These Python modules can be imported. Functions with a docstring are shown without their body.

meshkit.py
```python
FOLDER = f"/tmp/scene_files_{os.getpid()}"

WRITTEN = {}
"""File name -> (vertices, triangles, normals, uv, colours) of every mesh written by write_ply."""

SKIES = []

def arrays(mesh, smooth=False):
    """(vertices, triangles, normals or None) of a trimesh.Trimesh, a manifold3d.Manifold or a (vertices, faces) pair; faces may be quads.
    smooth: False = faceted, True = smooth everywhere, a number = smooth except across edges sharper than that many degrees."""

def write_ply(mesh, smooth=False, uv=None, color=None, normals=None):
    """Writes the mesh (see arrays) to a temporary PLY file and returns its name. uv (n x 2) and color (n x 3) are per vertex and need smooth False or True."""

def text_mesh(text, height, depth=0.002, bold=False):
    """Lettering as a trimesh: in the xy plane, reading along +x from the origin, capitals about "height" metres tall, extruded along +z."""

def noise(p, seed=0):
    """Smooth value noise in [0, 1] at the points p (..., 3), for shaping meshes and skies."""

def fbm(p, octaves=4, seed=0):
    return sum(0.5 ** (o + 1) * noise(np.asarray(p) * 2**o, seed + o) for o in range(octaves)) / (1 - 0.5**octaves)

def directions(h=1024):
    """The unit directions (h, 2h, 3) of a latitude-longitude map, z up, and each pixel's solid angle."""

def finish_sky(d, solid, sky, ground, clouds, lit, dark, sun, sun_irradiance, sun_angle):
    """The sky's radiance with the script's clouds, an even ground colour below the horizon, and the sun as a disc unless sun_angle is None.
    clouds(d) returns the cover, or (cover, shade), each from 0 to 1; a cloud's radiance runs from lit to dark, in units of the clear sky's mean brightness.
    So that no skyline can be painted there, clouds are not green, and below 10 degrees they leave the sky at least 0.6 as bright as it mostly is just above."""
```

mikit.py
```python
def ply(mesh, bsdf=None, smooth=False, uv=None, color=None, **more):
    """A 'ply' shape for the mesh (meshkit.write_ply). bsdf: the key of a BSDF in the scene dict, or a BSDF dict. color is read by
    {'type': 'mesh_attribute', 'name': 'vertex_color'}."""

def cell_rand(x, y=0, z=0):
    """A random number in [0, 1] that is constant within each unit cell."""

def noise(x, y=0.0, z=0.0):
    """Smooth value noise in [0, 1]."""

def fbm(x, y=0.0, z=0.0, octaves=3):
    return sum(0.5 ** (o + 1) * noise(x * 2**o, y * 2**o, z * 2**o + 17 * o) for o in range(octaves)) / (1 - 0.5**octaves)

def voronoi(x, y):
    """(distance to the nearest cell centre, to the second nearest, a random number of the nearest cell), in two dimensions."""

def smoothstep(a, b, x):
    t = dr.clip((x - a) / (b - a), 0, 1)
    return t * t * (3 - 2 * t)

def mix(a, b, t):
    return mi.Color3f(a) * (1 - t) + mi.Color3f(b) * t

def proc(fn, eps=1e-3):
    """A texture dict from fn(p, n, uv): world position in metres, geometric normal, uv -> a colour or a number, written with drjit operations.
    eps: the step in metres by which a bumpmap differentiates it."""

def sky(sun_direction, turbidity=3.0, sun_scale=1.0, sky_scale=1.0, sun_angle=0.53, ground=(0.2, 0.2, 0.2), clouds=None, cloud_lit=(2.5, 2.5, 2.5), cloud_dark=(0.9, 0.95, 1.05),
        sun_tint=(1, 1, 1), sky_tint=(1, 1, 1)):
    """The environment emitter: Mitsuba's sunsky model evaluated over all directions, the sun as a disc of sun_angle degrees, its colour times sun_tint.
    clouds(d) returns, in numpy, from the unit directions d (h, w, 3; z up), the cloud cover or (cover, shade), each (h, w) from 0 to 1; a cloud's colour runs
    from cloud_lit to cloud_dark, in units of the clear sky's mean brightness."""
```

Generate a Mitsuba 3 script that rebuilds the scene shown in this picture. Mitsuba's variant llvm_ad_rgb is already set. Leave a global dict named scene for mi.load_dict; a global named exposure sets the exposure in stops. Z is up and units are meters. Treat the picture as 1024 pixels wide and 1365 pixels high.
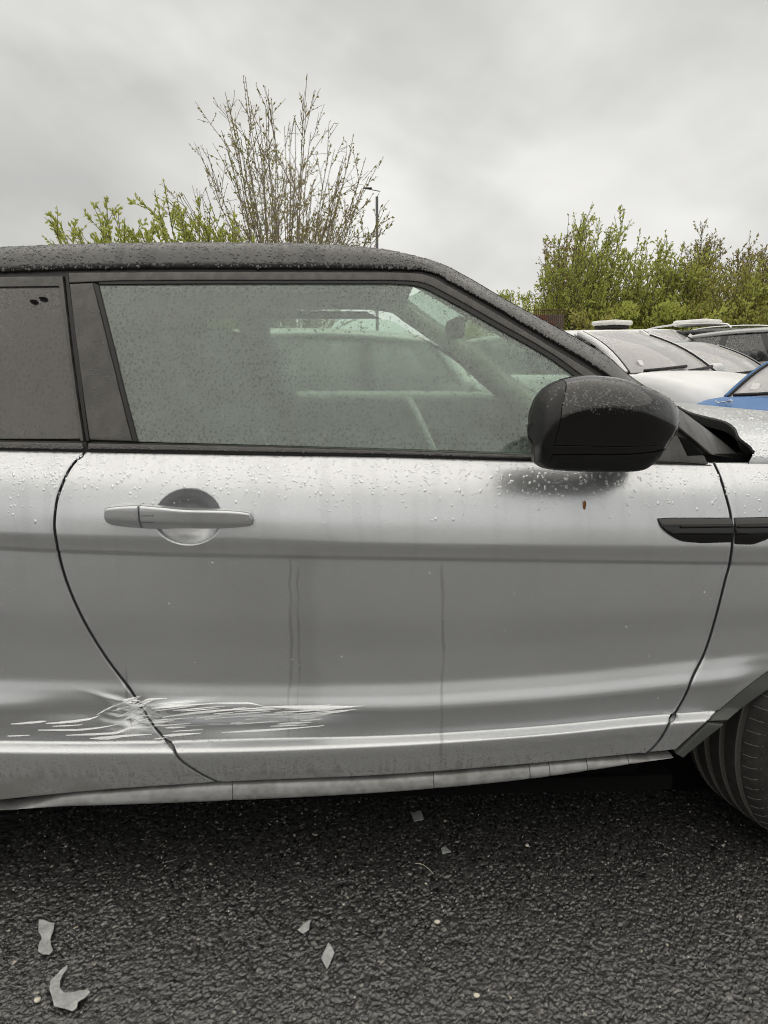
import math, random
import numpy as np, trimesh, shapely, drjit as dr, mitsuba as mi, mikit, meshkit
from shapely.geometry import Polygon, LineString, Point
from scipy.spatial import Delaunay, cKDTree
from scipy.interpolate import PchipInterpolator

T = mi.ScalarTransform4f
scene, labels = {}, {}
rng = np.random.default_rng(7)

# ------------------------------------------------------------------ camera, sky, exposure
CAM = np.array([0.0, 0.0, 1.27]); FPX = 900.0; PITCH = math.radians(12.0); YAW = math.radians(2.5)
FWD = np.array([math.sin(YAW) * math.cos(PITCH), math.cos(YAW) * math.cos(PITCH), -math.sin(PITCH)])
RGT = np.array([math.cos(YAW), -math.sin(YAW), 0.0])
UPV = np.cross(RGT, FWD)
scene['camera'] = {'type': 'perspective', 'fov_axis': 'x', 'fov': math.degrees(2 * math.atan(512 / FPX)), 'near_clip': 0.05, 'far_clip': 3000.0,
                   'to_world': T().look_at(origin=CAM.tolist(), target=(CAM + FWD).tolist(), up=[0, 0, 1])}


def cloud(d):
    w = meshkit.fbm(d * 2.3 + 4.0, 3, 21) - 0.5
    a = meshkit.fbm(d * [2.6, 2.6, 3.4] + 0.8 * w[..., None] + [3.1, 1.7, 0.5], 5, 3)
    b = meshkit.fbm(d * [5.2, 5.2, 6.5] + 0.8 * w[..., None] + [9.1, 2.2, 0.3], 5, 11)
    s = np.clip((a - 0.34) / 0.32, 0, 1) * 0.58 + np.clip((b - 0.33) / 0.32, 0, 1) * 0.42
    return np.ones(d.shape[:2]), s * (0.95 - 0.25 * d[..., 2])


scene['sky'] = mikit.sky([0.0, 0.0, 1.0], turbidity=4, sun_scale=0.21, sun_tint=(0.93, 1.0, 1.08), sun_angle=110, clouds=cloud,
                         cloud_lit=(1.20, 1.195, 1.15), cloud_dark=(0.65, 0.65, 0.63), ground=(0.06, 0.06, 0.06))
exposure = 2.72

# ------------------------------------------------------------------ materials
noise, fbm, voronoi, sstep, mix = mikit.noise, mikit.fbm, mikit.voronoi, mikit.smoothstep, mikit.mix


def scuff(p):
    # scraped clear coat: raked horizontal wear round the crash damage
    u, v = (p.x + 0.38) / 0.30, (p.z - 0.475 - 0.012 * p.x) / 0.036
    m = sstep(1.0, 0.25, dr.sqrt(u * u * dr.select(u > 0, 0.42, 1.6) + v * v))
    g = fbm(p.x * 9 + p.z * 4, (p.z + 0.06 * p.x) * 330, 5.0, 3)
    h = fbm(p.x * 30, p.z * 60, 9.0, 2)
    near = sstep(0.085, 0.015, dr.sqrt(dr.square(p.x + 0.484) + dr.square((p.z - 0.478) * 1.4)))
    return dr.clip(m * sstep(0.53, 0.70, g * 0.75 + h * 0.25) * 0.9 + near * sstep(0.5, 0.7, fbm(p.x * 120, p.z * 170, 2.0, 2)) * 0.8, 0, 1)


def dirt_amount(p, n):
    low = sstep(0.47, 0.24, p.z)
    low2 = sstep(0.41, 0.34, p.z) * sstep(0.33, 0.345, p.z)
    nn = fbm(p.x * 14, p.z * 30, 3.0, 3)
    st = fbm(p.x * 130, p.z * 5, 1.0, 2)
    sp = sstep(0.60, 0.74, fbm(p.x * 210, p.z * 240, 4.0, 2)) * sstep(0.46, 0.40, p.z)
    return dr.clip(low * (0.28 + 0.9 * nn) + 0.25 * sstep(0.355, 0.335, p.z) * (0.4 + nn) + 0.5 * sp + low2 * 0.4 * sstep(0.42, 0.72, st), 0, 1) * sstep(0.45, 0.12, n.z)


def run_amount(p):
    s = mi.Float(0)
    for x0, w0, z0, z1 in ((-0.155, 0.0035, 0.42, 0.86), (-0.128, 0.003, 0.44, 0.84), (0.192, 0.0032, 0.34, 0.84), (-0.11, 0.03, 0.5, 0.88), (-0.52, 0.003, 0.44, 0.6)):
        w = 1.25 * w0 * (0.7 + 0.9 * noise(p.z * 23, x0 * 77))
        c = x0 + 0.022 * (noise(p.z * 6, x0 * 50) - 0.5) + 0.005 * (noise(p.z * 30, x0 * 20) - 0.5) + 0.02 * (0.75 - p.z) * (1 if x0 > 0 else -1) * 0.5
        m = sstep(w, w * 0.2, dr.abs(p.x - c)) * sstep(z0 - 0.02, z0 + 0.03, p.z) * sstep(z1 + 0.02, z1 - 0.02, p.z)
        s = dr.maximum(s, m * (0.30 if w0 > 0.01 else 0.8) * (0.5 + 0.5 * noise(p.z * 20, x0 * 31)))
    return s


def paint_col(p, n, uv):
    fl = noise(p.x * 900, p.y * 900, p.z * 900)
    base = mix((0.56, 0.575, 0.59), (0.69, 0.707, 0.724), fl)
    grime = fbm(p.x * 5, p.z * 9, p.y * 5, 3)
    wash = sstep(0.5, 0.75, fbm(p.x * 45, p.z * 5, 7.0, 2)) * sstep(0.7, 1.0, p.z)
    base = base * (0.93 + 0.1 * grime) * (1 - 0.06 * wash)
    base = base * (1 - 0.38 * run_amount(p))
    base = mix(base, (0.74, 0.75, 0.75), scuff(p) * 0.85)
    return mix(base, (0.15, 0.145, 0.132), dirt_amount(p, n) * 0.85)


def paint_rough(p, n, uv):
    return 0.27 + 0.06 * fbm(p.x * 9, p.z * 9, p.y * 9, 2) + 0.25 * dirt_amount(p, n) + 0.25 * scuff(p)


def paint_metal(p, n, uv):
    return 0.82 * (1 - dirt_amount(p, n)) * (1 - 0.8 * scuff(p))


def paint_cc(p, n, uv):
    return (1 - dirt_amount(p, n)) * (1 - scuff(p))


def tw(d):
    return {'type': 'twosided', 'bsdf': d}


def rgb(*c):
    return {'type': 'rgb', 'value': list(c)}


def mat(name, col, rough=0.5, metallic=0.0, spec=0.5, cc=0.0, ccg=0.9, **kw):
    scene[name] = tw({'type': 'principled', 'base_color': col if isinstance(col, dict) else rgb(*col), 'roughness': rough, 'metallic': metallic, 'specular': spec,
                      'clearcoat': cc, 'clearcoat_gloss': ccg, **kw})
    return name


P = mikit.proc
mat('silver_paint', P(paint_col), P(paint_rough), P(paint_metal), 0.5, P(paint_cc), 0.97)


def plastic_col(p, n, uv):
    a = fbm(p.x * 60, p.y * 60, p.z * 14, 3)
    b = fbm(p.x * 7, p.y * 7, p.z * 7, 2)
    return mix((0.018, 0.017, 0.016), (0.05, 0.047, 0.044), sstep(0.3, 0.75, 0.6 * a + 0.4 * b))


def wet_rough(p, n, uv):
    return 0.22 + 0.26 * fbm(p.x * 35, p.y * 35, p.z * 12, 3)


mat('black_plastic', P(plastic_col), P(wet_rough), 0, 0.6)


def roof_col(p, n, uv):
    st = sstep(0.48, 0.72, fbm(p.x * 38, p.z * 7, 4.0, 3))
    a = fbm(p.x * 8, p.y * 8, p.z * 8, 3)
    return mix((0.06, 0.06, 0.059), (0.095, 0.095, 0.093), a) * (1 - 0.35 * st)




def sill_col(p, n, uv):
    a = fbm(p.x * 9, p.z * 40, 3.0, 3); b = fbm(p.x * 70, p.z * 90, 3.0, 2)
    return mix((0.30, 0.305, 0.31), (0.15, 0.145, 0.132), dr.clip(1.5 * (a - 0.35) + 0.8 * (b - 0.4), 0, 1))


mat('sill_paint', P(sill_col), 0.42, 0.45, 0.5, 0.3)
mat('roof_paint', P(roof_col), P(wet_rough), 0.25, 0.6, 0.5, 0.8)
mat('rubber', (0.012, 0.012, 0.012), 0.55, 0, 0.4)
mat('void_black', (0.004, 0.004, 0.004), 0.9, 0, 0.1)
scene['gloss_black'] = tw({'type': 'plastic', 'diffuse_reflectance': rgb(0.002, 0.002, 0.0022), 'int_ior': 1.58})
mat('mirror_trim', (0.011, 0.011, 0.0115), 0.42, 0, 0.3)
mat('scratch_white', (0.95, 0.96, 0.965), 0.5, 0, 0.5)
mat('chrome', (0.75, 0.75, 0.75), 0.18, 1.0)
mat('headliner', (0.45, 0.45, 0.41), 0.9)
mat('pillar_cream', (0.80, 0.78, 0.66), 0.8)
mat('seat_grey', (0.07, 0.072, 0.07), 0.75); mat('lining_mid', (0.24, 0.25, 0.24), 0.75)
mat('seat_piping', (0.34, 0.34, 0.33), 0.7); mat('wheel_grey', (0.5, 0.51, 0.5), 0.5)
mat('trim_dark', (0.025, 0.026, 0.026), 0.6)
mat('trim_mid', (0.075, 0.08, 0.075), 0.7)
mat('white_plastic', (0.7, 0.7, 0.68), 0.4)


def tyre_col(p, n, uv):
    a = fbm(p.x * 40, p.y * 40, p.z * 40, 3)
    return mix((0.014, 0.0137, 0.0133), (0.042, 0.040, 0.037), a)


mat('tyre_rubber', P(tyre_col), 0.7, 0, 0.3)
mat('tyre_groove', (0.12, 0.115, 0.105), 0.85, 0, 0.2)
mat('alloy', (0.4, 0.4, 0.4), 0.35, 0.9)


def film_w(p, n, uv):
    a = fbm(p.x * 5, p.z * 6, p.y * 4, 3)
    b = fbm(p.x * 220, p.z * 160, p.y * 120, 2)
    f1, f2, r1 = voronoi(p.x * 120, p.z * 100)
    spot = sstep(0.36, 0.20, f1 / (0.35 + 0.9 * r1)) * dr.select(r1 > 0.25, 1.0, 0.0)
    g1, g2, r2 = voronoi(p.x * 190 + 7.3, p.z * 170)
    spot2 = sstep(0.42, 0.22, g1 / (0.4 + 0.7 * r2)) * dr.select(r2 > 0.5, 1.0, 0.0)
    return dr.maximum(0.076 + 0.09 * a + 0.09 * b - 0.10 * spot - 0.07 * spot2, 0.02)


scene['misted_glass'] = {'type': 'blendbsdf', 'weight': P(film_w),
                         'bsdf_0': {'type': 'thindielectric', 'int_ior': 1.52, 'specular_transmittance': rgb(0.72, 0.86, 0.77)},
                         'bsdf_1': {'type': 'twosided', 'b': {'type': 'diffuse', 'reflectance': rgb(0.60, 0.70, 0.64)}}}
scene['plain_glass'] = {'type': 'blendbsdf', 'weight': 0.06,
                        'bsdf_0': {'type': 'thindielectric', 'int_ior': 1.52, 'specular_transmittance': rgb(0.74, 0.88, 0.78)},
                        'bsdf_1': {'type': 'twosided', 'b': {'type': 'diffuse', 'reflectance': rgb(0.45, 0.5, 0.46)}}}
scene['windscreen_glass'] = {'type': 'blendbsdf', 'weight': 0.48,
                             'bsdf_0': {'type': 'thindielectric', 'int_ior': 1.6, 'specular_transmittance': rgb(0.74, 0.82, 0.78)},
                             'bsdf_1': {'type': 'twosided', 'b': {'type': 'diffuse', 'reflectance': rgb(0.68, 0.665, 0.675)}}}
scene['side_glass'] = {'type': 'blendbsdf', 'weight': 0.12,
                       'bsdf_0': {'type': 'thindielectric', 'int_ior': 1.55, 'specular_transmittance': rgb(0.3, 0.33, 0.31)},
                       'bsdf_1': {'type': 'twosided', 'b': {'type': 'diffuse', 'reflectance': rgb(0.35, 0.36, 0.36)}}}


def priv_w(p, n, uv):
    a = fbm(p.x * 6, p.z * 6, p.y * 4, 3)
    c = fbm(p.x * 200, p.z * 160, 3.0, 2)
    f1, f2, r1 = voronoi(p.x * 100, p.z * 80)
    return 0.19 + 0.10 * a + 0.08 * c - 0.16 * sstep(0.40, 0.24, f1 / (0.35 + 0.8 * r1)) * dr.select(r1 > 0.3, 1.0, 0.0)


scene['privacy_glass'] = {'type': 'blendbsdf', 'weight': P(priv_w),
                          'bsdf_0': {'type': 'thindielectric', 'int_ior': 1.55, 'specular_transmittance': rgb(0.06, 0.06, 0.06)},
                          'bsdf_1': {'type': 'twosided', 'b': {'type': 'diffuse', 'reflectance': rgb(0.24, 0.23, 0.225)}}}
mat('bead_silver', (0.68, 0.70, 0.725), 0.2, 0.8, 0.5, 1.0, 0.99); mat('bead_dark', (0.03, 0.03, 0.03), 0.10, 0, 1.0)
scene['water'] = {'type': 'dielectric', 'int_ior': 1.33, 'ext_ior': 1.0}


def asphalt_bump(p, n, uv):
    return 0.0009 * noise(p.x * 330, p.y * 330, 1.0) + 0.0009 * noise(p.x * 760, p.y * 760, 2.0)


scene['asphalt'] = {'type': 'bumpmap', 'tex': P(asphalt_bump, 0.0006), 'scale': 1.0,
                    'bsdf': tw({'type': 'principled', 'base_color': {'type': 'mesh_attribute', 'name': 'vertex_color'}, 'roughness': 0.22, 'specular': 1.0,
                                'clearcoat': 1.0, 'clearcoat_gloss': 0.95})}


# ------------------------------------------------------------------ helpers
def tag(key, label=None, cat=None, group=None, kind=None):
    d = labels.setdefault(key, {})
    for k, v in (('label', label), ('category', cat), ('group', group), ('kind', kind)):
        if v: d[k] = v
    return key


def put(key, mesh, bsdf, smooth=30, tw_=None, **kw):
    base, i = key, 0
    while key in scene:
        i += 1; key = f'{base}_{i:03d}'
    d = mikit.ply(mesh, bsdf, smooth, **kw)
    if tw_ is not None: d['to_world'] = tw_
    scene[key] = d
    return key


def ray(px, py):
    px, py = np.asarray(px, float), np.asarray(py, float)
    return FWD + ((px - 512) / FPX)[..., None] * RGT - ((py - 682.5) / FPX)[..., None] * UPV


def at_y(px, py, y):
    d = ray(px, py)
    return CAM + d * (np.asarray(y, float) / d[..., 1])[..., None]


def at_z(px, py, z):
    d = ray(px, py)
    return CAM + d * ((z - CAM[2]) / d[..., 2])[..., None]


def to_px(p):
    v = np.asarray(p, float) - CAM
    w = v @ FWD
    return np.stack([512 + FPX * (v @ RGT) / w, 682.5 - FPX * (v @ UPV) / w], -1)


def on(surf, pts, n=50):
    """Pixels of the photograph -> (x, z) where their sight lines meet the surface y = surf(x, z)."""
    pts = np.asarray(pts, float)
    d = ray(pts[:, 0], pts[:, 1])
    y = np.full(len(pts), D)
    for _ in range(n):
        p = CAM + d * (y / d[:, 1])[:, None]
        y = 0.4 * y + 0.6 * surf(p[:, 0], p[:, 2])
    p = CAM + d * (y / d[:, 1])[:, None]
    return p[:, [0, 2]]


def dense(poly, n=8):
    poly = np.asarray(poly, float)
    t = np.r_[0, np.cumsum(np.linalg.norm(np.diff(poly, axis=0), axis=1))]
    f = PchipInterpolator(t, poly)
    return f(np.unique(np.concatenate([np.linspace(a, b, n, endpoint=False) for a, b in zip(t[:-1], t[1:])] + [[t[-1]]])))


def normals_of(surf, x, z, e=0.0015):
    gx = (surf(x + e, z) - surf(x - e, z)) / (2 * e)
    gz = (surf(x, z + e) - surf(x, z - e)) / (2 * e)
    n = np.stack([gx, -np.ones_like(gx), gz], -1)
    return n / np.linalg.norm(n, axis=1, keepdims=True)


def ring_points(g, step):
    out = []
    for q in getattr(g, 'geoms', [g]):
        if q.is_empty: continue
        for line in [q.exterior, *q.interiors]:
            m = max(8, int(line.length / step))
            out.append(shapely.get_coordinates(shapely.line_interpolate_point(line, np.linspace(0, line.length, m, endpoint=False))))
    return np.vstack(out) if out else np.zeros((0, 2))


def panel(poly, surf, step=(0.008, 0.005), r=0.003, flange=0.012, rows=None, edge_step=0.004, lift=0.0):
    """A sheet that follows y = surf(x, z) inside the polygon (x, z), its rim rolled back by r and turned in by flange."""
    poly = shapely.make_valid(Polygon(poly) if not isinstance(poly, Polygon) else poly)
    if poly.geom_type != 'Polygon':
        poly = max(poly.geoms, key=lambda g: g.area)
    b0 = ring_points(poly, edge_step)
    pts, off = [b0], [np.full(len(b0), r)]
    for dist, o in ((0.3 * r, 0.29 * r), (r, 0.0)):
        q = ring_points(poly.buffer(-dist), edge_step)
        pts.append(q); off.append(np.full(len(q), o))
    x0, z0, x1, z1 = poly.bounds
    if rows is None:
        gx, gz = np.meshgrid(np.arange(x0, x1, step[0]), np.arange(z0, z1, step[1]))
        g = np.stack([gx.ravel(), gz.ravel()], 1)
    else:
        g = rows(np.arange(x0, x1, step[0]), step[1])
    inner = poly.buffer(-r - 0.25 * min(step))
    g = g[shapely.contains_xy(inner, g[:, 0], g[:, 1])]
    pts.append(g); off.append(np.zeros(len(g)))
    pts, off = np.vstack(pts), np.concatenate(off)
    tri = Delaunay(pts).simplices
    c = pts[tri].mean(1)
    tri = tri[shapely.contains_xy(poly, c[:, 0], c[:, 1])]
    a, b, cc = pts[tri[:, 0]], pts[tri[:, 1]], pts[tri[:, 2]]
    area = (b[:, 0] - a[:, 0]) * (cc[:, 1] - a[:, 1]) - (b[:, 1] - a[:, 1]) * (cc[:, 0] - a[:, 0])
    tri = tri[np.abs(area) > 1e-10]; area = area[np.abs(area) > 1e-10]
    tri[area < 0] = tri[area < 0][:, ::-1]
    y = surf(pts[:, 0], pts[:, 1]) + off + lift
    v = np.stack([pts[:, 0], y, pts[:, 1]], 1)
    # normals towards -y: (x, z) counter-clockwise gives -y already
    if flange > 0:
        k = 0
        extra, faces, at = [], [], len(v)
        for line in [poly.exterior, *poly.interiors]:
            m = max(8, int(line.length / edge_step))
            idx = np.arange(k, k + m); k += m
            back = v[idx] + [0, flange, 0]
            extra.append(back)
            j = np.arange(m); jn = (j + 1) % m
            faces.append(np.stack([idx[j], at + j, idx[jn]], 1)); faces.append(np.stack([idx[jn], at + j, at + jn], 1))
            at += m
        v = np.vstack([v, *extra]); tri = np.vstack([tri, *faces])
    return trimesh.Trimesh(v, tri, process=False)


def grid_mesh(pts, close_u=False):
    """pts (n, m, 3) -> mesh."""
    n, m = pts.shape[:2]
    i = np.arange(n * m).reshape(n, m)
    if close_u: i = np.vstack([i, i[:1]])
    a, b, c, d = i[:-1, :-1], i[1:, :-1], i[1:, 1:], i[:-1, 1:]
    f = np.concatenate([np.stack([a, b, c], -1).reshape(-1, 3), np.stack([a, c, d], -1).reshape(-1, 3)])
    return trimesh.Trimesh(pts.reshape(-1, 3), f, process=False)


def tube(path, rad, sides=8, cap=True):
    path = np.asarray(path, float); n = len(path)
    rad = np.broadcast_to(np.asarray(rad, float), n)
    t = np.gradient(path, axis=0); t /= np.linalg.norm(t, axis=1, keepdims=True) + 1e-12
    ref = np.array([0, 0, 1.0]) if abs(t[0][2]) < 0.9 else np.array([1.0, 0, 0])
    u = np.cross(t, ref); u /= np.linalg.norm(u, axis=1, keepdims=True) + 1e-12
    w = np.cross(t, u)
    a = np.arange(sides) * 2 * np.pi / sides
    p = path[:, None] + rad[:, None, None] * (np.cos(a)[None, :, None] * u[:, None] + np.sin(a)[None, :, None] * w[:, None])
    i = np.arange(n * sides).reshape(n, sides); i2 = np.roll(i, -1, 1)
    f = np.concatenate([np.stack([i[:-1], i2[:-1], i2[1:]], -1).reshape(-1, 3), np.stack([i[:-1], i2[1:], i[1:]], -1).reshape(-1, 3)])
    v = p.reshape(-1, 3)
    if cap:
        v = np.vstack([v, path[0], path[-1]]); k = n * sides
        f = np.vstack([f, np.stack([i2[0], i[0], np.full(sides, k)], 1), np.stack([i[-1], i2[-1], np.full(sides, k + 1)], 1)])
    return trimesh.Trimesh(v, f, process=False)


def rbox(size, r=0.02, center=(0, 0, 0), seg=8, rot=None):
    """A box with rounded edges (hull of eight spheres)."""
    import manifold3d as m3
    sx, sy, sz = (max(s / 2 - r, 1e-4) for s in size)
    s = m3.Manifold.sphere(r, seg)
    h = m3.Manifold.batch_hull([s.translate((a * sx, b * sy, c * sz)) for a in (-1, 1) for b in (-1, 1) for c in (-1, 1)])
    m = h.to_mesh(); v = np.array(m.vert_properties[:, :3], float)
    if rot is not None: v = v @ np.asarray(rot).T
    return trimesh.Trimesh(v + np.asarray(center), np.array(m.tri_verts), process=False)


def rotm(axis, deg):
    return trimesh.transformations.rotation_matrix(math.radians(deg), axis)[:3, :3]


def cat(ms):
    return trimesh.util.concatenate(ms)


def droplets(p, n, r, flat=0.5, stretch=None, seg=6):
    """Water beads: one low dome per point, all in one mesh (a mass nobody could count)."""
    p, n, r = np.asarray(p, float), np.asarray(n, float), np.asarray(r, float)
    k = len(p)
    down = np.array([0, 0, -1.0]) - n * (n @ np.array([0, 0, -1.0]))[:, None]
    ln = np.linalg.norm(down, axis=1, keepdims=True)
    down = np.where(ln > 0.05, down / np.maximum(ln, 1e-9), np.cross(n, [0, 1, 0.01]))
    down /= np.linalg.norm(down, axis=1, keepdims=True)
    side = np.cross(n, down)
    st = np.ones(k) if stretch is None else stretch
    a = np.arange(seg) * 2 * np.pi / seg
    lr = np.random.default_rng(k)
    vs = []
    wob = 1 + 0.22 * (lr.random((k, seg)) - 0.5)
    for rad, h in ((1.0, -0.12), (0.82, 0.55), (0.42, 0.92)):
        q = rad * wob * r[:, None]
        vs.append(p[:, None] + q[..., None] * (np.cos(a)[None, :, None] * side[:, None] + (np.sin(a)[None, :, None] * st[:, None, None]) * down[:, None])
                  + (h * flat * r)[:, None, None] * n[:, None])
    top = (p + (flat * r)[:, None] * n)[:, None]
    v = np.concatenate([*vs, top], 1)
    per = 3 * seg + 1
    f = []
    for q in range(2):
        for i in range(seg):
            j = (i + 1) % seg
            f += [[q * seg + i, q * seg + j, (q + 1) * seg + j], [q * seg + i, (q + 1) * seg + j, (q + 1) * seg + i]]
    f += [[2 * seg + i, 2 * seg + (i + 1) % seg, 3 * seg] for i in range(seg)]
    f = np.array(f)
    # orientation outward
    m = trimesh.Trimesh(v.reshape(-1, 3), (f[None] + (np.arange(k) * per)[:, None, None]).reshape(-1, 3), process=False)
    c = m.vertices[m.faces[:len(f)]]
    nn = np.cross(c[:, 1] - c[:, 0], c[:, 2] - c[:, 0]).sum(0)
    if nn @ n[0] < 0: m.faces = m.faces[:, ::-1]
    return m


# ------------------------------------------------------------------ the ground
def ground_z(x, y):
    x, y = np.asarray(x, float), np.asarray(y, float)
    u = np.clip(y - 4.2, 0, 40)
    return 0.028 * u * np.clip(u / 2, 0, 1) + 0 * x


def spread(a, b, far0, far1, h):
    c = np.arange(a, b + h / 2, h)
    g = h * 1.35 ** np.arange(1, 60); g = np.cumsum(g)
    lo = a - g[g < a - far0]; hi = b + g[g < far1 - b]
    return np.unique(np.r_[far0, lo, c, hi, far1])


gx, gy = spread(-0.95, 1.28, -900, 900, 0.0022), spread(0.93, 1.95, -900, 1200, 0.0022)
X, Y = np.meshgrid(gx, gy)
Z = ground_z(X, Y)
st_xy = rng.uniform([-1.2, 0.75], [1.55, 2.2], (215000, 2))
st_r = rng.gamma(4, 0.00047, len(st_xy)).clip(0.0006, 0.0075)
st_h = rng.uniform(0.35, 1.0, len(st_xy))
tree_s = cKDTree(st_xy)
fine = (X > -1.1) & (X < 1.45) & (Y > 0.8) & (Y < 2.1)
q = np.stack([X[fine], Y[fine]], 1)
warp = np.stack([meshkit.noise(np.c_[q * 160, np.zeros(len(q))], 1), meshkit.noise(np.c_[q * 160, np.zeros(len(q))], 2)], 1) - 0.5
dd, ii = tree_s.query(q + warp * 0.007, k=3)
hh = st_h[ii] * (0.0020 + 0.85 * st_r[ii]) * np.sqrt(np.clip(1 - (dd / (st_r[ii] + 0.0014)) ** 2, 0, 1))
big = hh.argmax(1); hmax = hh.max(1); who = ii[np.arange(len(q)), big]
rough = meshkit.fbm(np.c_[q * 55, np.zeros(len(q))], 3, 5)
Z[fine] += hmax + 0.004 * (rough - 0.5) - 0.003
tint = rng.normal(1, 0.3, len(st_xy)).clip(0.45, 2)
alb = np.array([0.036, 0.036, 0.0355]) * tint[:, None]
lk = rng.random(len(st_xy))
alb[lk > 0.955] = np.array([0.15, 0.145, 0.132]) * rng.uniform(0.5, 1.4, (int((lk > 0.955).sum()), 1))
alb[lk > 0.9988] = [0.5, 0.46, 0.38]
C = np.tile(np.array([0.033, 0.0315, 0.029]), (X.size, 1)).reshape(*X.shape, 3)
sto = np.clip(hmax / 0.002, 0, 1)[:, None]
C[fine] = alb[who] * sto + np.array([0.007, 0.0068, 0.0066]) * (1 - sto)
m = grid_mesh(np.stack([X, Y, Z], -1))
C = C.reshape(-1, 3)
if m.face_normals[0][2] < 0: m.faces = m.faces[:, ::-1]
put('asphalt_ground', m, 'asphalt', True, color=C)
tag('asphalt_ground', 'dark wet asphalt of the car park with coarse pale aggregate', 'asphalt', kind='structure')

# ------------------------------------------------------------------ the near car: body side surface
D = 1.455
CAR = 'parked_car'
tag(CAR, 'silver car with black roof and fresh scratches across its dented door sill, filling the view', 'car', 'cars standing in the car park')
LINES = {
    'belt': ([(0, 602), (110, 604), (300, 607), (512, 610), (700, 615), (860, 618), (960, 620), (1024, 621)], 0.058),
    'char': ([(0, 710), (75, 712), (300, 716), (512, 722), (700, 725), (870, 727), (975, 728), (1024, 729)], -0.020),
    'dark': ([(0, 733), (75, 736), (300, 741), (512, 744), (700, 747), (970, 752), (1024, 753)], -0.018),
    'flare': ([(0, 893), (300, 896), (480, 896), (700, 886), (920, 868), (1024, 860)], -0.008),
    'crease': ([(0, 950), (250, 951), (512, 948), (700, 938), (915, 918), (1024, 905)], -0.028),
    'step': ([(0, 996), (230, 993), (512, 984), (700, 973), (890, 957), (1024, 950)], -0.020),
    'step2': ([(0, 1008), (230, 1005), (512, 994), (700, 982), (890, 966), (1024, 960)], -0.036),
    'clad': ([(0, 1073), (150, 1056), (310, 1044), (512, 1034), (700, 1020), (860, 1006), (1024, 992)], -0.020),
    'low': ([(0, 1100), (150, 1090), (310, 1080), (512, 1066), (700, 1050), (860, 1035), (1024, 1020)], 0.02),
}
_zl = {}
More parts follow.
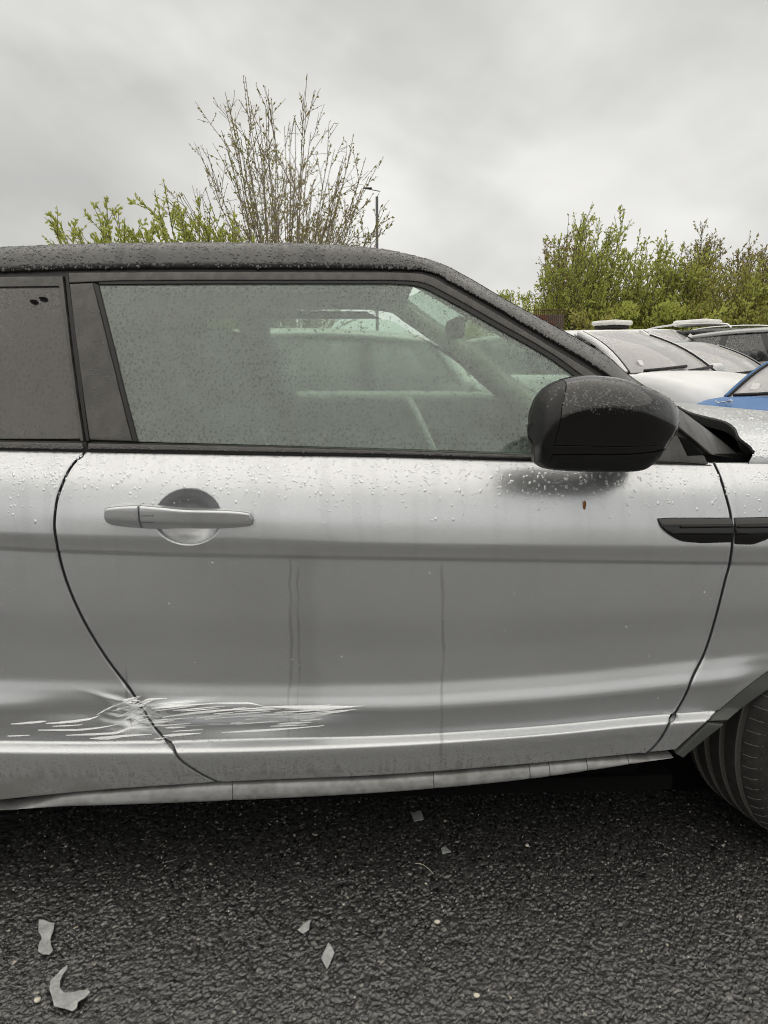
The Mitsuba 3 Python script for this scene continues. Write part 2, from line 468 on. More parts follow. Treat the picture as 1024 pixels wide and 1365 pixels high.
for k, (pl, yo) in LINES.items():
    pts = dense(pl, 6); w = at_y(pts[:, 0], pts[:, 1], D + yo)
    _zl[k] = (w[:, 0], w[:, 2])


def zline(k, x):
    xs, zs = _zl[k]
    z = np.interp(x, xs, zs)
    s0 = (zs[6] - zs[0]) / (xs[6] - xs[0]); s1 = (zs[-1] - zs[-7]) / (xs[-1] - xs[-7])
    return z + np.clip(np.minimum(x - xs[0], 0), -0.6, 0) * s0 + np.clip(np.maximum(x - xs[-1], 0), 0, 0.3) * s1


KN = [('belt', 'belt', 0, 0.076, 0.02), ('belt', 'char', 0.0, 0.054, 0), ('belt', 'char', 0.10, 0.0385, 0), ('belt', 'char', 0.28, 0.0185, 0), ('belt', 'char', 0.55, -0.001, 0),
      ('belt', 'char', 0.82, -0.0155, 0), ('char', 'char', 0, -0.020, 0.003), ('char', 'char', 0, -0.0207, -0.004), ('char', 'dark', 0.75, -0.0165, 0), ('dark', 'dark', 0, -0.0152, 0.0012),
      ('dark', 'dark', 0, -0.0088, -0.0058), ('dark', 'flare', 0.14, -0.0095, 0), ('dark', 'flare', 0.5, -0.0112, 0), ('dark', 'flare', 0.85, -0.0075, 0), ('flare', 'crease', 0.25, -0.0085, 0),
      ('flare', 'crease', 0.6, -0.0160, 0), ('crease', 'crease', 0, -0.0270, 0.0008), ('crease', 'crease', 0, -0.0270, -0.0007), ('crease', 'step', 0.22, -0.0232, 0), ('crease', 'step', 0.42, -0.0202, 0), ('crease', 'step', 0.7, -0.0168, 0), ('step', 'step', 0, -0.0145, 0.001),
      ('step', 'step2', 0.15, -0.0215, 0), ('step', 'step2', 0.8, -0.036, 0), ('step2', 'step2', 0, -0.0385, -0.003), ('step2', 'clad', 0.5, -0.030, 0), ('clad', 'clad', 0, -0.019, 0.004),
      ('clad', 'low', 0.3, -0.012, 0), ('low', 'low', 0, 0.03, 0)]


def knots(x):
    return np.array([(1 - t) * zline(a, x) + t * zline(b, x) + o for a, b, t, y, o in KN])


def pchip_cols(zk, yk, z):
    """zk (K, N) descending, yk (K,), z (N,) -> y (N,)."""
    zk = -zk; z = -z
    h = np.maximum(np.diff(zk, axis=0), 1e-5)
    dl = np.diff(yk)[:, None] / h
    K, N = zk.shape
    m = np.zeros((K, N))
    w1, w2 = 2 * h[1:] + h[:-1], h[1:] + 2 * h[:-1]
    same = dl[1:] * dl[:-1] > 0
    with np.errstate(divide='ignore', invalid='ignore'):
        m[1:-1] = np.where(same, (w1 + w2) / (w1 / dl[:-1] + w2 / dl[1:]), 0)
    m[0], m[-1] = dl[0], dl[-1]
    zc = np.clip(z, zk[0], zk[-1])
    k = np.clip((zc[None] >= zk).sum(0) - 1, 0, K - 2)
    n = np.arange(N)
    hh_ = h[k, n]; t = (zc - zk[k, n]) / hh_
    y0, y1 = np.asarray(yk)[k], np.asarray(yk)[k + 1]
    y = y0 * (1 + 2 * t) * (1 - t) ** 2 + y1 * t * t * (3 - 2 * t) + hh_ * (m[k, n] * t * (1 - t) ** 2 - m[k + 1, n] * t * t * (1 - t))
    return y + np.where(z < zk[0], (z - zk[0]) * dl[0], 0)


def pxz(px, py, y=None):
    w = at_y(px, py, D if y is None else y)
    return w[0], w[2]


DENT = pxz(182, 950); DENT2 = pxz(335, 968); CUP = pxz(252, 689)
CUPR = (0.072, 0.060)
SC = 1 / 610.0
ARCH_PX = np.array([(1024, 896), (992, 920), (943.5, 962), (899.5, 1002)])


def S(x, z):
    x, z = np.asarray(x, float), np.asarray(z, float)
    y = pchip_cols(knots(x), np.array([k[3] for k in KN]), z)
    y = y + 0.018 * (x - 0.15) ** 2 + 0.25 * np.clip(x - 1.45, 0, 1) ** 2 + 0.25 * np.clip(-1.3 - x, 0, 2) ** 2
    # wheel-arch swelling of the front wing
    fl = np.clip((x - 0.93) / 0.28, 0, 1); fl = fl * fl * (3 - 2 * fl)
    zc_ = zline('crease', x); xf = np.clip((x - 0.875) / 0.10, 0, 1); xf = xf * xf * (3 - 2 * xf)
    y = y + xf * 0.013 * np.exp(-((z - zc_) / 0.030) ** 2)
    y = y - 0.028 * fl * np.exp(-((z - 0.66) / 0.16) ** 2)
    # crash damage
    u, v = x - DENT[0], z - DENT[1]
    a = np.exp(-((x - DENT2[0]) / 0.20) ** 2 - ((z - DENT2[1] - 0.006) / 0.030) ** 2)          # long hollow in the door
    b = np.exp(-((u + 0.012) / 0.060) ** 2 - ((v + 0.006) / 0.034) ** 2)                     # deep pit at the gap
    c = np.exp(-((u + 0.13) / 0.11) ** 2 - ((v - 0.014) / 0.026) ** 2)                       # the quarter's flattened crease
    fold = np.exp(-(((v - 0.030) + 0.30 * (u + 0.02)) / 0.007) ** 2) * np.exp(-((u + 0.035) / 0.05) ** 2)
    fold2 = np.exp(-(((v - 0.022) - 0.10 * (u - 0.06)) / 0.006) ** 2) * np.exp(-((u - 0.08) / 0.07) ** 2)
    y = y + 0.017 * a + 0.024 * b + 0.012 * c - 0.0055 * fold - 0.004 * fold2
    w = (np.sin(u * 190 + v * 150 + 2.5 * np.sin(v * 90)) + 0.8 * np.sin(v * 330 + u * 90)) * 0.0016 * b
    y = y + w
    # handle cup
    d = ((x - CUP[0]) / CUPR[0]) ** 2 + ((z - CUP[1]) / CUPR[1]) ** 2
    e = np.clip(1 - d, 0, 1)
    y = y + 0.046 * e * (1 - 0.2 * e)
    return D + y


def rows_S(xs, step):
    out = []
    zk = knots(xs)
    for a in range(len(KN) - 1):
        n = max(1, int(math.ceil((zk[a] - zk[a + 1]).max() / step)))
        for t in np.arange(n) / n:
            out.append(np.stack([xs, zk[a] * (1 - t) + zk[a + 1] * t], 1))
    # finer where the handle cup and the damage are
    for (cx, cz), hx, hz in ((CUP, 0.08, 0.068), (DENT, 0.13, 0.075)):
        g = np.stack(np.meshgrid(np.arange(cx - hx, cx + hx, 0.0025), np.arange(cz - hz, cz + hz, 0.0025)), -1).reshape(-1, 2)
        g = g[np.abs(g[:, 1] - 0.5 * (zline('step', g[:, 0]) + zline('step2', g[:, 0]))) > 0.020]
        out.append(g + rng.uniform(-2e-4, 2e-4, g.shape))
    return np.vstack(out)


GAP_L = dense([(112, 606), (97, 619), (83, 645), (74.5, 672), (72, 700), (76, 728), (85, 765), (105, 815), (140, 875), (175, 922), (205, 968), (231, 997)], 6)
GAP_L2 = dense([(231, 997), (236, 1008), (260, 1027), (289, 1042)], 5)
GAP_R = dense([(953, 619), (959, 632), (968, 660), (975, 690), (977, 720), (974, 748), (967, 775), (955, 822), (940, 870), (923, 905), (917, 921), (900, 952), (894, 962), (882, 984), (862, 1005)], 5)


def line_xz(pl, surf=None):
    return on(surf or S, np.asarray(pl, float))


gl, gl2, gr = line_xz(GAP_L), line_xz(GAP_L2), line_xz(GAP_R)
xs = np.linspace(gl[0, 0], gr[0, 0], 60)
top = np.stack([xs, zline('belt', xs) + 0.004], 1)
xs = np.linspace(gl2[-1, 0], gr[-1, 0], 60)
bot = np.stack([xs, zline('clad', xs)], 1)
gl[0] = top[0]; gr[0] = top[-1]
bot[0] = gl2[-1]; bot[-1] = gr[-1]
G2 = 0.0024
left_edge = np.vstack([gl, gl2[1:]])
door_poly = Polygon(np.vstack([left_edge, bot[1:-1], gr[::-1], top[1:-1][::-1]])).buffer(0)
gapline = LineString(left_edge).buffer(G2).union(LineString(gr).buffer(G2))
door_poly = door_poly.difference(gapline)
if door_poly.geom_type != 'Polygon': door_poly = max(door_poly.geoms, key=lambda g: g.area)
put(CAR + '__door', panel(door_poly, S, (0.008, 0.0045), 0.0028, 0.014, rows_S), 'silver_paint', True)
tag(CAR + '__door', 'silver passenger door with scratches and a dent along its lower rear corner')

# rear quarter, to beyond the frame, with the rear wheel arch
RWX, FWX, WZ, WR = -1.52, 1.44, 0.365, 0.365
xs = np.linspace(-2.15, left_edge[0, 0], 50); tq = np.stack([xs, zline('belt', xs) + 0.004], 1)
xs = np.linspace(-2.15, left_edge[-1, 0], 50); bq = np.stack([xs, zline('clad', xs)], 1)
quarter = Polygon(np.vstack([tq[:-1], left_edge, bq[::-1][1:]])).buffer(0).difference(gapline).difference(Point(RWX, WZ).buffer(0.43, 40))
if quarter.geom_type != 'Polygon': quarter = max(quarter.geoms, key=lambda g: g.area)
put(CAR + '__rear_quarter', panel(quarter, S, (0.010, 0.005), 0.0028, 0.014, rows_S), 'silver_paint', True)
tag(CAR + '__rear_quarter', 'silver rear quarter panel creased and scratched beside the door gap')

# front wing with the wheel arch: a circle of radius RA through the photographed lip
ar = line_xz(dense(ARCH_PX, 8))
RA = 0.475
a0, a1 = line_xz([(1024, 896), (943.5, 962)])
mid, ch = (a0 + a1) / 2, a0 - a1
nrm = np.array([ch[1], -ch[0]]) / np.linalg.norm(ch)
AC = mid + nrm * math.sqrt(RA ** 2 - (ch @ ch) / 4)
ring = lambda r: AC + r * np.stack([-np.cos(np.linspace(math.atan2(a0[1] - AC[1], AC[0] - a0[0]), 3.6, 40)), np.sin(np.linspace(math.atan2(a0[1] - AC[1], AC[0] - a0[0]), 3.6, 40))], 1)
lip = np.vstack([ar[::-1], ring(np.linalg.norm(a0 - AC))[1:]])          # from the sill up and over
in_px = line_xz(dense([(1024, 922), (994, 943), (966, 965), (937, 986), (908.5, 1007)], 8))
xs = np.linspace(gr[0, 0], 2.25, 50); tf = np.stack([xs, zline('belt', xs) + 0.004 - 0.12 * np.clip(xs - 1.1, 0, 2) ** 2], 1)
xs = np.linspace(2.25, gr[-1, 0], 60); bf = np.stack([xs, zline('clad', xs)], 1)
wing = Polygon(np.vstack([tf, bf, gr[::-1][1:-1]])).buffer(0).difference(gapline)
void = Polygon(np.vstack([lip, [[AC[0] + 0.5, 0.1], [lip[0, 0], 0.1]]])).buffer(0)
wing = wing.difference(void.buffer(0.001))
if wing.geom_type != 'Polygon': wing = max(wing.geoms, key=lambda g: g.area)
put(CAR + '__front_wing', panel(wing, S, (0.008, 0.005), 0.0028, 0.014, rows_S), 'silver_paint', True)


def S_arch(x, z):
    return S(x, np.maximum(z, 0.36)) + 0.003 - 0.010 * np.clip((0.47 - z) / 0.1, 0, 1)


inl = np.vstack([in_px[::-1], ring(np.linalg.norm(in_px[0] - AC))[1:]])
tr_poly = Polygon(np.vstack([lip + [0.002, 0], inl[::-1]])).buffer(0)
jz = line_xz([(943.5, 963)])[0, 1]
g = tr_poly.intersection(Polygon([(0, jz + 0.001), (3, jz + 0.001), (3, 2), (0, 2)]))
if g.geom_type != 'Polygon': g = max(g.geoms, key=lambda q: q.area)
put(CAR + '__arch_trim', panel(g, S_arch, (0.006, 0.006), 0.003, 0.03), 'trim_mid', True)
lo_out, lo_in = line_xz(dense([(944.5, 964.5), (922, 984), (900.5, 1004)], 8)), line_xz(dense([(966, 966.5), (938, 986), (909, 1008)], 8))
put(CAR + '__arch_trim', panel(np.vstack([lo_out, lo_in[::-1]]), S_arch, (0.006, 0.006), 0.003, 0.03), 'trim_mid', True)
FWX = float(AC[0]) + 0.03


# sill strip below the door
def sill_surf_mesh():
    top_px = dense([(-60, 1086), (0, 1083), (40, 1074), (80, 1064), (150, 1057), (310, 1045), (512, 1036), (700, 1021), (830, 1010), (897, 1008)], 8)
    bot_px = dense([(-60, 1090), (0, 1085), (40, 1083), (80, 1080), (150, 1077), (310, 1069), (512, 1057), (700, 1040), (830, 1022), (897, 1012)], 8)
    a = at_y(top_px[:, 0], top_px[:, 1], D - 0.008)
    b = at_y(bot_px[:, 0], bot_px[:, 1], D - 0.020)
    xs = np.linspace(a[:, 0].min(), a[:, 0].max(), 260)
    za = np.interp(xs, a[:, 0], a[:, 2]); zb = np.interp(xs, b[:, 0], b[:, 2])
    rows = []
    bow = 0.018 * (xs - 0.15) ** 2
    for t, y in ((-0.25, 0.03), (0.0, -0.004), (0.12, -0.012), (0.35, -0.017), (0.6, -0.021), (0.8, -0.0225), (0.93, -0.0215), (1.0, -0.016), (1.03, -0.006), (1.03, 0.06)):
        rows.append(np.stack([xs, D + y + bow, za + (zb - za) * t], 1))
    return xs, np.array(rows)


xs_sill, sr = sill_surf_mesh()
cuts = [(0, 0.0)]
seams = [at_y(px, 1050, D)[0] for px in (311, 577, 703, 729, 778, 832)]
edges_ = [xs_sill[0], *seams, xs_sill[-1]]
for a, b in zip(edges_[:-1], edges_[1:]):
    k = np.linspace(a + 0.0007, b - 0.0007, max(6, int((b - a) / 0.015)))
    g = np.stack([np.stack([np.interp(k, xs_sill, sr[r, :, c]) for c in range(3)], -1) for r in range(len(sr))])
    g[:, 0, 1] += 0.0012; g[:, -1, 1] += 0.0012
    m = grid_mesh(g)
    if m.face_normals[:, 1].mean() > 0: m.faces = m.faces[:, ::-1]
    put(CAR + '__sill_trim', m, 'sill_paint', True)
# rear end of the sill runs on out of the frame
m = rbox((1.0, 0.08, 0.07), 0.012, (xs_sill[0] - 0.505, D + 0.03, sr[4, 0, 2]))
put(CAR + '__sill_trim', m, 'silver_paint', 30)


# dark inner body behind the gaps, floor and arches
def S_in(x, z):
    return S(x, z) + 0.030


inner_poly = Polygon([(-2.1, 0.24), (0.70, 0.24), (0.78, 0.40), (0.92, 0.5), (1.05, 0.82), (1.9, 0.84), (1.9, 0.9), (1.02, 1.0), (-2.1, 1.04)])
put(CAR + '__inner_body', panel(inner_poly, S_in, (0.03, 0.02), 0.004, 0.02), 'void_black', True)
YC = D + 0.93
MIRY = lambda p: np.stack([p[..., 0], 2 * YC - p[..., 1], p[..., 2]], -1)
m = trimesh.creation.box(bounds=[[-2.0, D + 0.05, 0.22], [0.80, 2 * YC - D - 0.05, 0.26]])
m2 = trimesh.creation.box(bounds=[[0.80, D + 0.34, 0.2], [2.2, 2 * YC - D - 0.34, 0.78]])
put(CAR + '__underbody', cat([m, m2]), 'void_black', False)
# inner wheel housing
th = np.linspace(0.1, np.pi - 0.1, 40)
hs = np.stack([np.stack([FWX + 0.47 * np.cos(th), np.full(40, yy), 0.385 + 0.45 * np.sin(th)], -1) for yy in (D + 0.02, D + 0.36)])
put(CAR + '__wheel_housing', grid_mesh(hs), 'void_black', True)
hs2 = hs + [RWX - FWX, 0, 0]
put(CAR + '__wheel_housing', grid_mesh(hs2), 'void_black', True)
put(CAR + '__wheel_housing', trimesh.creation.cylinder(0.46, 0.02, sections=40, transform=trimesh.transformations.translation_matrix([FWX, D + 0.37, 0.385]) @ trimesh.transformations.rotation_matrix(np.pi / 2, [1, 0, 0])), 'void_black', 30)


# ------------------------------------------------------------------ wheels
def wheel(key, cx, cy, steer=0.0, side=-1):
    W = 0.245
    prof = []   # (lateral, radius); tread with four grooves
    sh = [(-0.5 * W, 0.275), (-0.52 * W, 0.31), (-0.49 * W, 0.343), (-0.44 * W, 0.356)]
    prof += sh
    g = [-0.30, -0.10, 0.10, 0.30]
    for a in g:
        c = a * W
        prof += [(c - 0.0085, 0.3655 - 0.02 * (a) ** 2), (c - 0.007, 0.3585), (c + 0.007, 0.3585), (c + 0.0085, 0.3655 - 0.02 * (a) ** 2)]
    prof += [(-l, r) for l, r in sh[::-1]]
    prof = np.array(prof)
    n = 96
    th = np.arange(n + 1) * 2 * np.pi / n
    pts = np.stack([np.stack([prof[:, 1] * math.cos(t), prof[:, 0], prof[:, 1] * math.sin(t)], -1) for t in th])
    m = grid_mesh(pts)
    rot = rotm([0, 0, 1], steer); loc = np.array([cx, cy, WZ])
    rad = np.linalg.norm(m.triangles_center[:, [0, 2]], axis=1)
    yy = np.abs(m.triangles_center[:, 1])
    in_groove = np.zeros(len(m.faces), bool)
    for a in g: in_groove |= (np.abs(m.triangles_center[:, 1] - a * W) < 0.0076) & (rad > 0.34)
    npf = len(prof) - 1
    colf = np.tile(np.repeat(np.arange(npf)[None], n, 0).ravel(), 2)
    in_groove = np.isin(colf, [4 + 4 * q + 1 for q in range(4)] + [4 + 4 * q for q in range(4)] + [4 + 4 * q + 2 for q in range(4)])
    tr = trimesh.Trimesh(m.vertices @ rot.T + loc, m.faces[~in_groove], process=False); tr.remove_unreferenced_vertices()
    gr_ = trimesh.Trimesh(m.vertices @ rot.T + loc, m.faces[in_groove], process=False); gr_.remove_unreferenced_vertices()
    for q_ in (tr, gr_): pass
    # lateral sipes on the two shoulders
    put(key + '__tyre', tr, 'tyre_rubber', 35)
    put(key + '__tread_groove', gr_, 'tyre_groove', 35)
    sip = []
    for k in range(70):
        t = k * 2 * np.pi / 70
        for l0, l1 in ((-0.495, -0.36), (0.36, 0.495)):
            p = []
            for l in np.linspace(l0, l1, 5):
                rr = np.interp(l * W, prof[:, 0], prof[:, 1]) + 0.0004
                p.append([rr * math.cos(t + 0.05 * l), l * W, rr * math.sin(t + 0.05 * l)])
            sip.append(tube(np.array(p), 0.0012, 4, False))
    sm = cat(sip); sm.vertices = sm.vertices @ rot.T + loc
    k = put(key + '__shoulder_sipes', sm, 'tyre_groove', False); tag(k, kind='stuff')
    # alloy rim with five twin spokes
    rim = [trimesh.creation.annulus(0.255, 0.28, W * 0.9, sections=60)]
    rim[0].vertices = rim[0].vertices @ rotm([1, 0, 0], 90).T
    for k in range(5):
        s = rbox((0.24, 0.03, 0.06), 0.01, (0.14, side * 0.09, 0)); s.vertices = s.vertices @ rotm([0, 1, 0], 72 * k).T
        rim.append(s)
    hub = trimesh.creation.cylinder(0.05, 0.05, sections=24); hub.vertices = hub.vertices @ rotm([1, 0, 0], 90).T + [0, side * 0.085, 0]
    rim.append(hub)
    m = cat(rim); m.vertices = m.vertices @ rot.T + loc
    put(key + '__rim', m, 'alloy', 30)


wheel(CAR + '__front_wheel', FWX + 0.06, D + 0.20, 17)
wheel(CAR + '__rear_wheel', RWX, D + 0.155)
wheel(CAR + '__far_front_wheel', FWX, 2 * YC - D - 0.155, 6, 1)
wheel(CAR + '__far_rear_wheel', RWX, 2 * YC - D - 0.155, 0, 1)

# ------------------------------------------------------------------ greenhouse
ZB = 1.085


def G(x, z):
    x, z = np.asarray(x, float), np.asarray(z, float)
    u = z - ZB
    return D + 0.064 + 0.49 * u + 0.31 * np.clip(u, 0, 1) ** 2 + 0.018 * (x - 0.15) ** 2 + 0.12 * np.clip(x - 0.5, 0, 2) ** 2


def gp(px):                       # pixel outline -> (x, z) on the glass surface
    return on(G, np.asarray(px, float))


def seg(px, n=6):
    return dense(px, n)


def gpanel(name, px, bsdf, lift=0.0, r=0.0015, flange=0.008, step=(0.02, 0.012), parent=CAR + '__'):
    return put(parent + name, panel(gp(px), G, step, r, flange, lift=lift), bsdf, True)


belt_top = [(-400, 583), (0, 588), (112, 590), (300, 594), (512, 600), (700, 606), (860, 612), (960, 620)]
glass_top = [(132, 379), (300, 378), (512, 378), (548, 380), (562, 383), (587, 395), (662, 437), (732, 477), (764, 500), (800, 528), (850, 566), (905, 609)]
GLASS = np.vstack([seg(glass_top), seg([(905, 611), (700, 604), (512, 598), (300, 592), (183, 589)])])
gpanel('door_window', np.vstack([GLASS, [(183, 587), (132, 381)]]), 'misted_glass', 0.004, 0.0005, 0)
tag(CAR + '__door_window', 'misted green tinted door window covered in raindrops')
# seals round the door glass (thin black rubber), then the door's upper frame
seal_o = [(131, 374.5), (300, 373.5), (512, 373.5), (552, 375), (567, 378), (592, 390), (667, 432), (738, 473), (771, 497), (806, 524), (856, 562), (915, 607)]
gpanel('window_seal', np.vstack([seg(seal_o), seg(glass_top)[::-1]]), 'rubber', -0.001, 0.001, 0.012, (0.012, 0.004))
frame_o = [(92, 363.5), (300, 362.5), (512, 363), (556, 364.5), (572, 368), (597, 381), (662, 418.5), (722, 455), (792, 498), (815, 515), (870, 556), (930, 604)]
gpanel('door_frame', np.vstack([seg(frame_o), seg(seal_o)[::-1][:-1], [(131, 375.5), (93, 377)]]), 'black_plastic', -0.004, 0.002, 0.014, (0.012, 0.005))
# dark seam between frame and roof
seam_o = [(-420, 364), (0, 361.5), (90, 358.5), (256, 356.5), (512, 358), (562, 359.5), (580, 364), (604, 377), (667, 413), (728, 449), (800, 493), (825, 511), (880, 552), (945, 606)]
gpanel('roof_seam', np.vstack([seg(seam_o), seg(frame_o)[::-1], [(92, 368), (0, 369), (-420, 372)]]), 'rubber', 0.010, 0.001, 0.01, (0.02, 0.005))
# B pillar cover of the door
gpanel('pillar_cover', [(93, 378.5), (124, 377), (135, 420), (153, 492), (177, 588), (120, 586), (108, 500), (99, 430)], 'black_plastic', -0.002, 0.002)
gpanel('window_seal', [(124.5, 376.5), (132, 380), (152, 460), (184, 588), (178, 588.5), (154, 492), (136, 420)], 'rubber', -0.004, 0.0012)
# rear quarter window, its frame
gpanel('quarter_window', [(-330, 384), (0, 382), (80, 381), (86, 420), (97, 500), (107, 585), (0, 585), (-330, 582)], 'privacy_glass', 0.002, 0.0006, 0)
tag(CAR + '__quarter_window', 'dark tinted rear side window with rain beads')
gpanel('quarter_frame', [(-420, 373), (0, 369), (84, 368), (91, 430), (102, 520), (112, 588), (107.5, 588), (96, 500), (85, 420), (79, 381.5), (0, 382.5), (-330, 384.5), (-345, 582), (-420, 583)], 'black_plastic', -0.003, 0.0015)
gpanel('window_seal', [(86, 368), (90.5, 368), (98, 430), (107, 500), (118, 588), (113.5, 588), (103.5, 520), (92, 430)], 'rubber', 0.004, 0.0008)
for px0, py0 in ((46, 402), (58, 398)):
    a = np.linspace(0, 2 * np.pi, 9)[:-1]
    k = gpanel('tape_scrap', np.stack([px0 + 6 * np.cos(a) * (1 + 0.35 * np.cos(3 * a + px0)), py0 + 2.6 * np.sin(a) * (1 + 0.4 * np.sin(2 * a))], 1), 'void_black', -0.003, 0.0005, 0.001, (0.004, 0.004))
    tag(k, 'small black scrap stuck to the top of the dark rear window')


# belt mouldings
def M_belt(x, z):
    u = (z - zline('belt', x)) / 0.024
    return D + 0.043 + 0.004 * (u - 0.6) ** 2 * 4 + 0.018 * (np.asarray(x) - 0.15) ** 2 + 0.02 * np.clip(u, 0, 2)


mb = np.vstack([seg([(117, 590.5), (300, 594), (512, 600), (700, 606), (860, 613), (950, 620)]), seg([(950, 621.5), (860, 616), (700, 612), (512, 606), (300, 602), (117, 599)])])
put(CAR + '__belt_moulding', panel(on(M_belt, mb), M_belt, (0.012, 0.004), 0.003, 0.02), 'black_plastic', True)
mb2 = np.vstack([seg([(-330, 584), (0, 588.5), (110, 590)]), seg([(111, 600), (0, 598), (-330, 594)])])
put(CAR + '__belt_moulding', panel(on(M_belt, mb2), M_belt, (0.012, 0.004), 0.003, 0.02), 'black_plastic', True)


def M_seal(x, z):
    return M_belt(x, z) * 0 + D + 0.055 + 0.018 * (np.asarray(x) - 0.15) ** 2


mb3 = np.vstack([seg([(-330, 590), (0, 594), (110, 596), (300, 599), (512, 603), (700, 609), (860, 613), (950, 620)]), seg([(950, 627), (860, 621), (700, 619), (512, 613), (300, 610), (110, 606), (0, 605), (-330, 600)])])
put(CAR + '__belt_seal', panel(on(M_seal, mb3), M_seal, (0.03, 0.006), 0.001, 0.02), 'rubber', True)


# roof and the A pillar: one shell that rolls over from the seam line
def shell(edge_px, sil_px, name, bsdf, ysil, ym, zm, n=80):
    e = seg(edge_px, 14); s = seg(sil_px, 14)
    te = np.linspace(0, 1, n)
    pe = np.stack([np.interp(te, np.linspace(0, 1, len(e)), e[:, c]) for c in (0, 1)], 1)
    ps = np.stack([np.interp(te, np.linspace(0, 1, len(s)), s[:, c]) for c in (0, 1)], 1)
    exz = on(G, pe)
    E = np.stack([exz[:, 0], G(exz[:, 0], exz[:, 1]) + 0.002, exz[:, 1]], 1)
    Sx = at_y(ps[:, 0], ps[:, 1], ysil(te) if callable(ysil) else np.full(n, ysil))
    return E, Sx, te


roof_edge = [(-420, 364), (0, 361), (90, 358), (256, 356), (400, 356.5), (512, 357.5), (562, 359)]
roof_sil = [(-420, 342), (0, 331), (100, 327), (250, 325), (380, 326), (480, 331.5), (575, 348)]
E, Sl, te = shell(roof_edge, roof_sil, 'roof', 'roof_paint', D + 0.46, None, None, 120)
rows = []
for t in (0.0, 0.12, 0.3, 0.5, 0.7, 0.85, 1.0):      # elliptical roll from edge to silhouette
    a = t * np.pi / 2
    p = E + (Sl - E) * np.array([1 - math.cos(a), 1 - math.cos(a), math.sin(a)])
    p[:, 1] = E[:, 1] + (Sl - E)[:, 1] * (1 - math.cos(a) ** 0.9)
    p[:, 1] -= 0.0
    rows.append(p)
ctr = Sl.copy(); ctr[:, 1] = YC; ctr[:, 2] += 0.035
for t in (0.25, 0.5, 0.75, 1.0):
    p = Sl + (ctr - Sl) * t; p[:, 2] = Sl[:, 2] + 0.035 * math.sin(t * np.pi / 2)
    rows.append(p)
tuck = E + [0, 0.03, -0.006]
half = np.array([tuck] + rows)
full = np.concatenate([half, MIRY(half[::-1][1:])])
m = grid_mesh(full)
if m.face_normals[np.argmax(m.triangles_center[:, 2])][2] < 0: m.faces = m.faces[:, ::-1]
put(CAR + '__roof', m, 'roof_paint', True)
ROOF_ROWS = np.array(rows[:8])
m = grid_mesh(full[3:-3] - [0, 0, 0.035])
put(CAR + '__headliner', m, 'headliner', True)

pil_edge = [(562, 359), (580, 363.5), (604, 376.5), (667, 412.5), (728, 448.5), (800, 492.5), (825, 510.5), (880, 551.5), (945, 605)]
pil_sil = [(575, 348), (590, 352), (618, 366), (680, 402), (745, 437), (812, 476), (838, 499), (912, 548), (996, 614)]
E2, S2, te2 = shell(pil_edge, pil_sil, 'pillar', 'roof_paint', lambda t: D + 0.46 - 0.10 * np.clip(t * 1.5, 0, 1) - 0.17 * np.clip(t, 0, 1), None, None, 110)
S2[0] = Sl[-1]; E2[0] = E[-1]
rows2 = []
for t in (0.0, 0.12, 0.3, 0.5, 0.7, 0.85, 1.0):
    a = t * np.pi / 2
    p = E2 + (S2 - E2) * np.array([1 - math.cos(a), 1 - math.cos(a), math.sin(a)])
    # roll inward while moving up and forward
    k1, k2 = 1 - math.cos(a) ** 0.9, math.sin(a)
    wj = np.clip(te2 / 0.15, 0, 1); kx = (1 - math.cos(a)) * (1 - wj) + (0.5 * k1 + 0.5 * k2) * wj; kz = k2 * (1 - wj) + (0.5 * k1 + 0.5 * k2) * wj
    p = np.stack([E2[:, 0] + (S2 - E2)[:, 0] * kx, E2[:, 1] + (S2 - E2)[:, 1] * k1, E2[:, 2] + (S2 - E2)[:, 2] * kz], 1)
    rows2.append(p)
inn = S2 + [-0.02, 0.05, -0.012]; inn2 = S2 + [-0.08, 0.05, -0.05]; inn3 = E2 + [-0.01, 0.05, -0.01]
tuck2 = E2 + [0, 0.03, -0.006]
half2 = np.array([tuck2] + rows2 + [inn])
for nm, g in (('windscreen_pillar', half2), ('far_windscreen_pillar', MIRY(half2))):
    m = grid_mesh(g)
    put(CAR + '__' + nm, m, 'roof_paint', True)
for nm, g in (('pillar_lining', np.array([inn, inn2, inn3, E2 + [-0.005, 0.012, -0.002]])), ('far_pillar_lining', MIRY(np.array([inn, inn2, inn3, E2 + [-0.005, 0.012, -0.002]])))):
    put(CAR + '__' + nm, grid_mesh(g), 'pillar_cream', True)
PIL_ROWS = np.array(rows2)
# windscreen: between the two pillars
ws = inn + [-0.004, 0, -0.004]
cols = []
for t in np.linspace(0, 1, 17):
    p = ws * (1 - t) + MIRY(ws) * t
    p = p + np.outer(4 * t * (1 - t) * np.linspace(0.5, 1.0, len(p)), [0.14, 0, 0.02])
    cols.append(p)
put(CAR + '__windscreen', grid_mesh(np.array(cols)), 'plain_glass', True)
# the black quarter light at the mirror foot
gpanel('mirror_foot', [(840, 560), (890, 578), (905, 583), (938, 608), (943, 619), (840, 612)], 'black_plastic', -0.006, 0.002)
gpanel('corner_light', [(903, 582), (915, 585), (935, 606), (915, 607)], 'void_black', -0.008, 0.001)

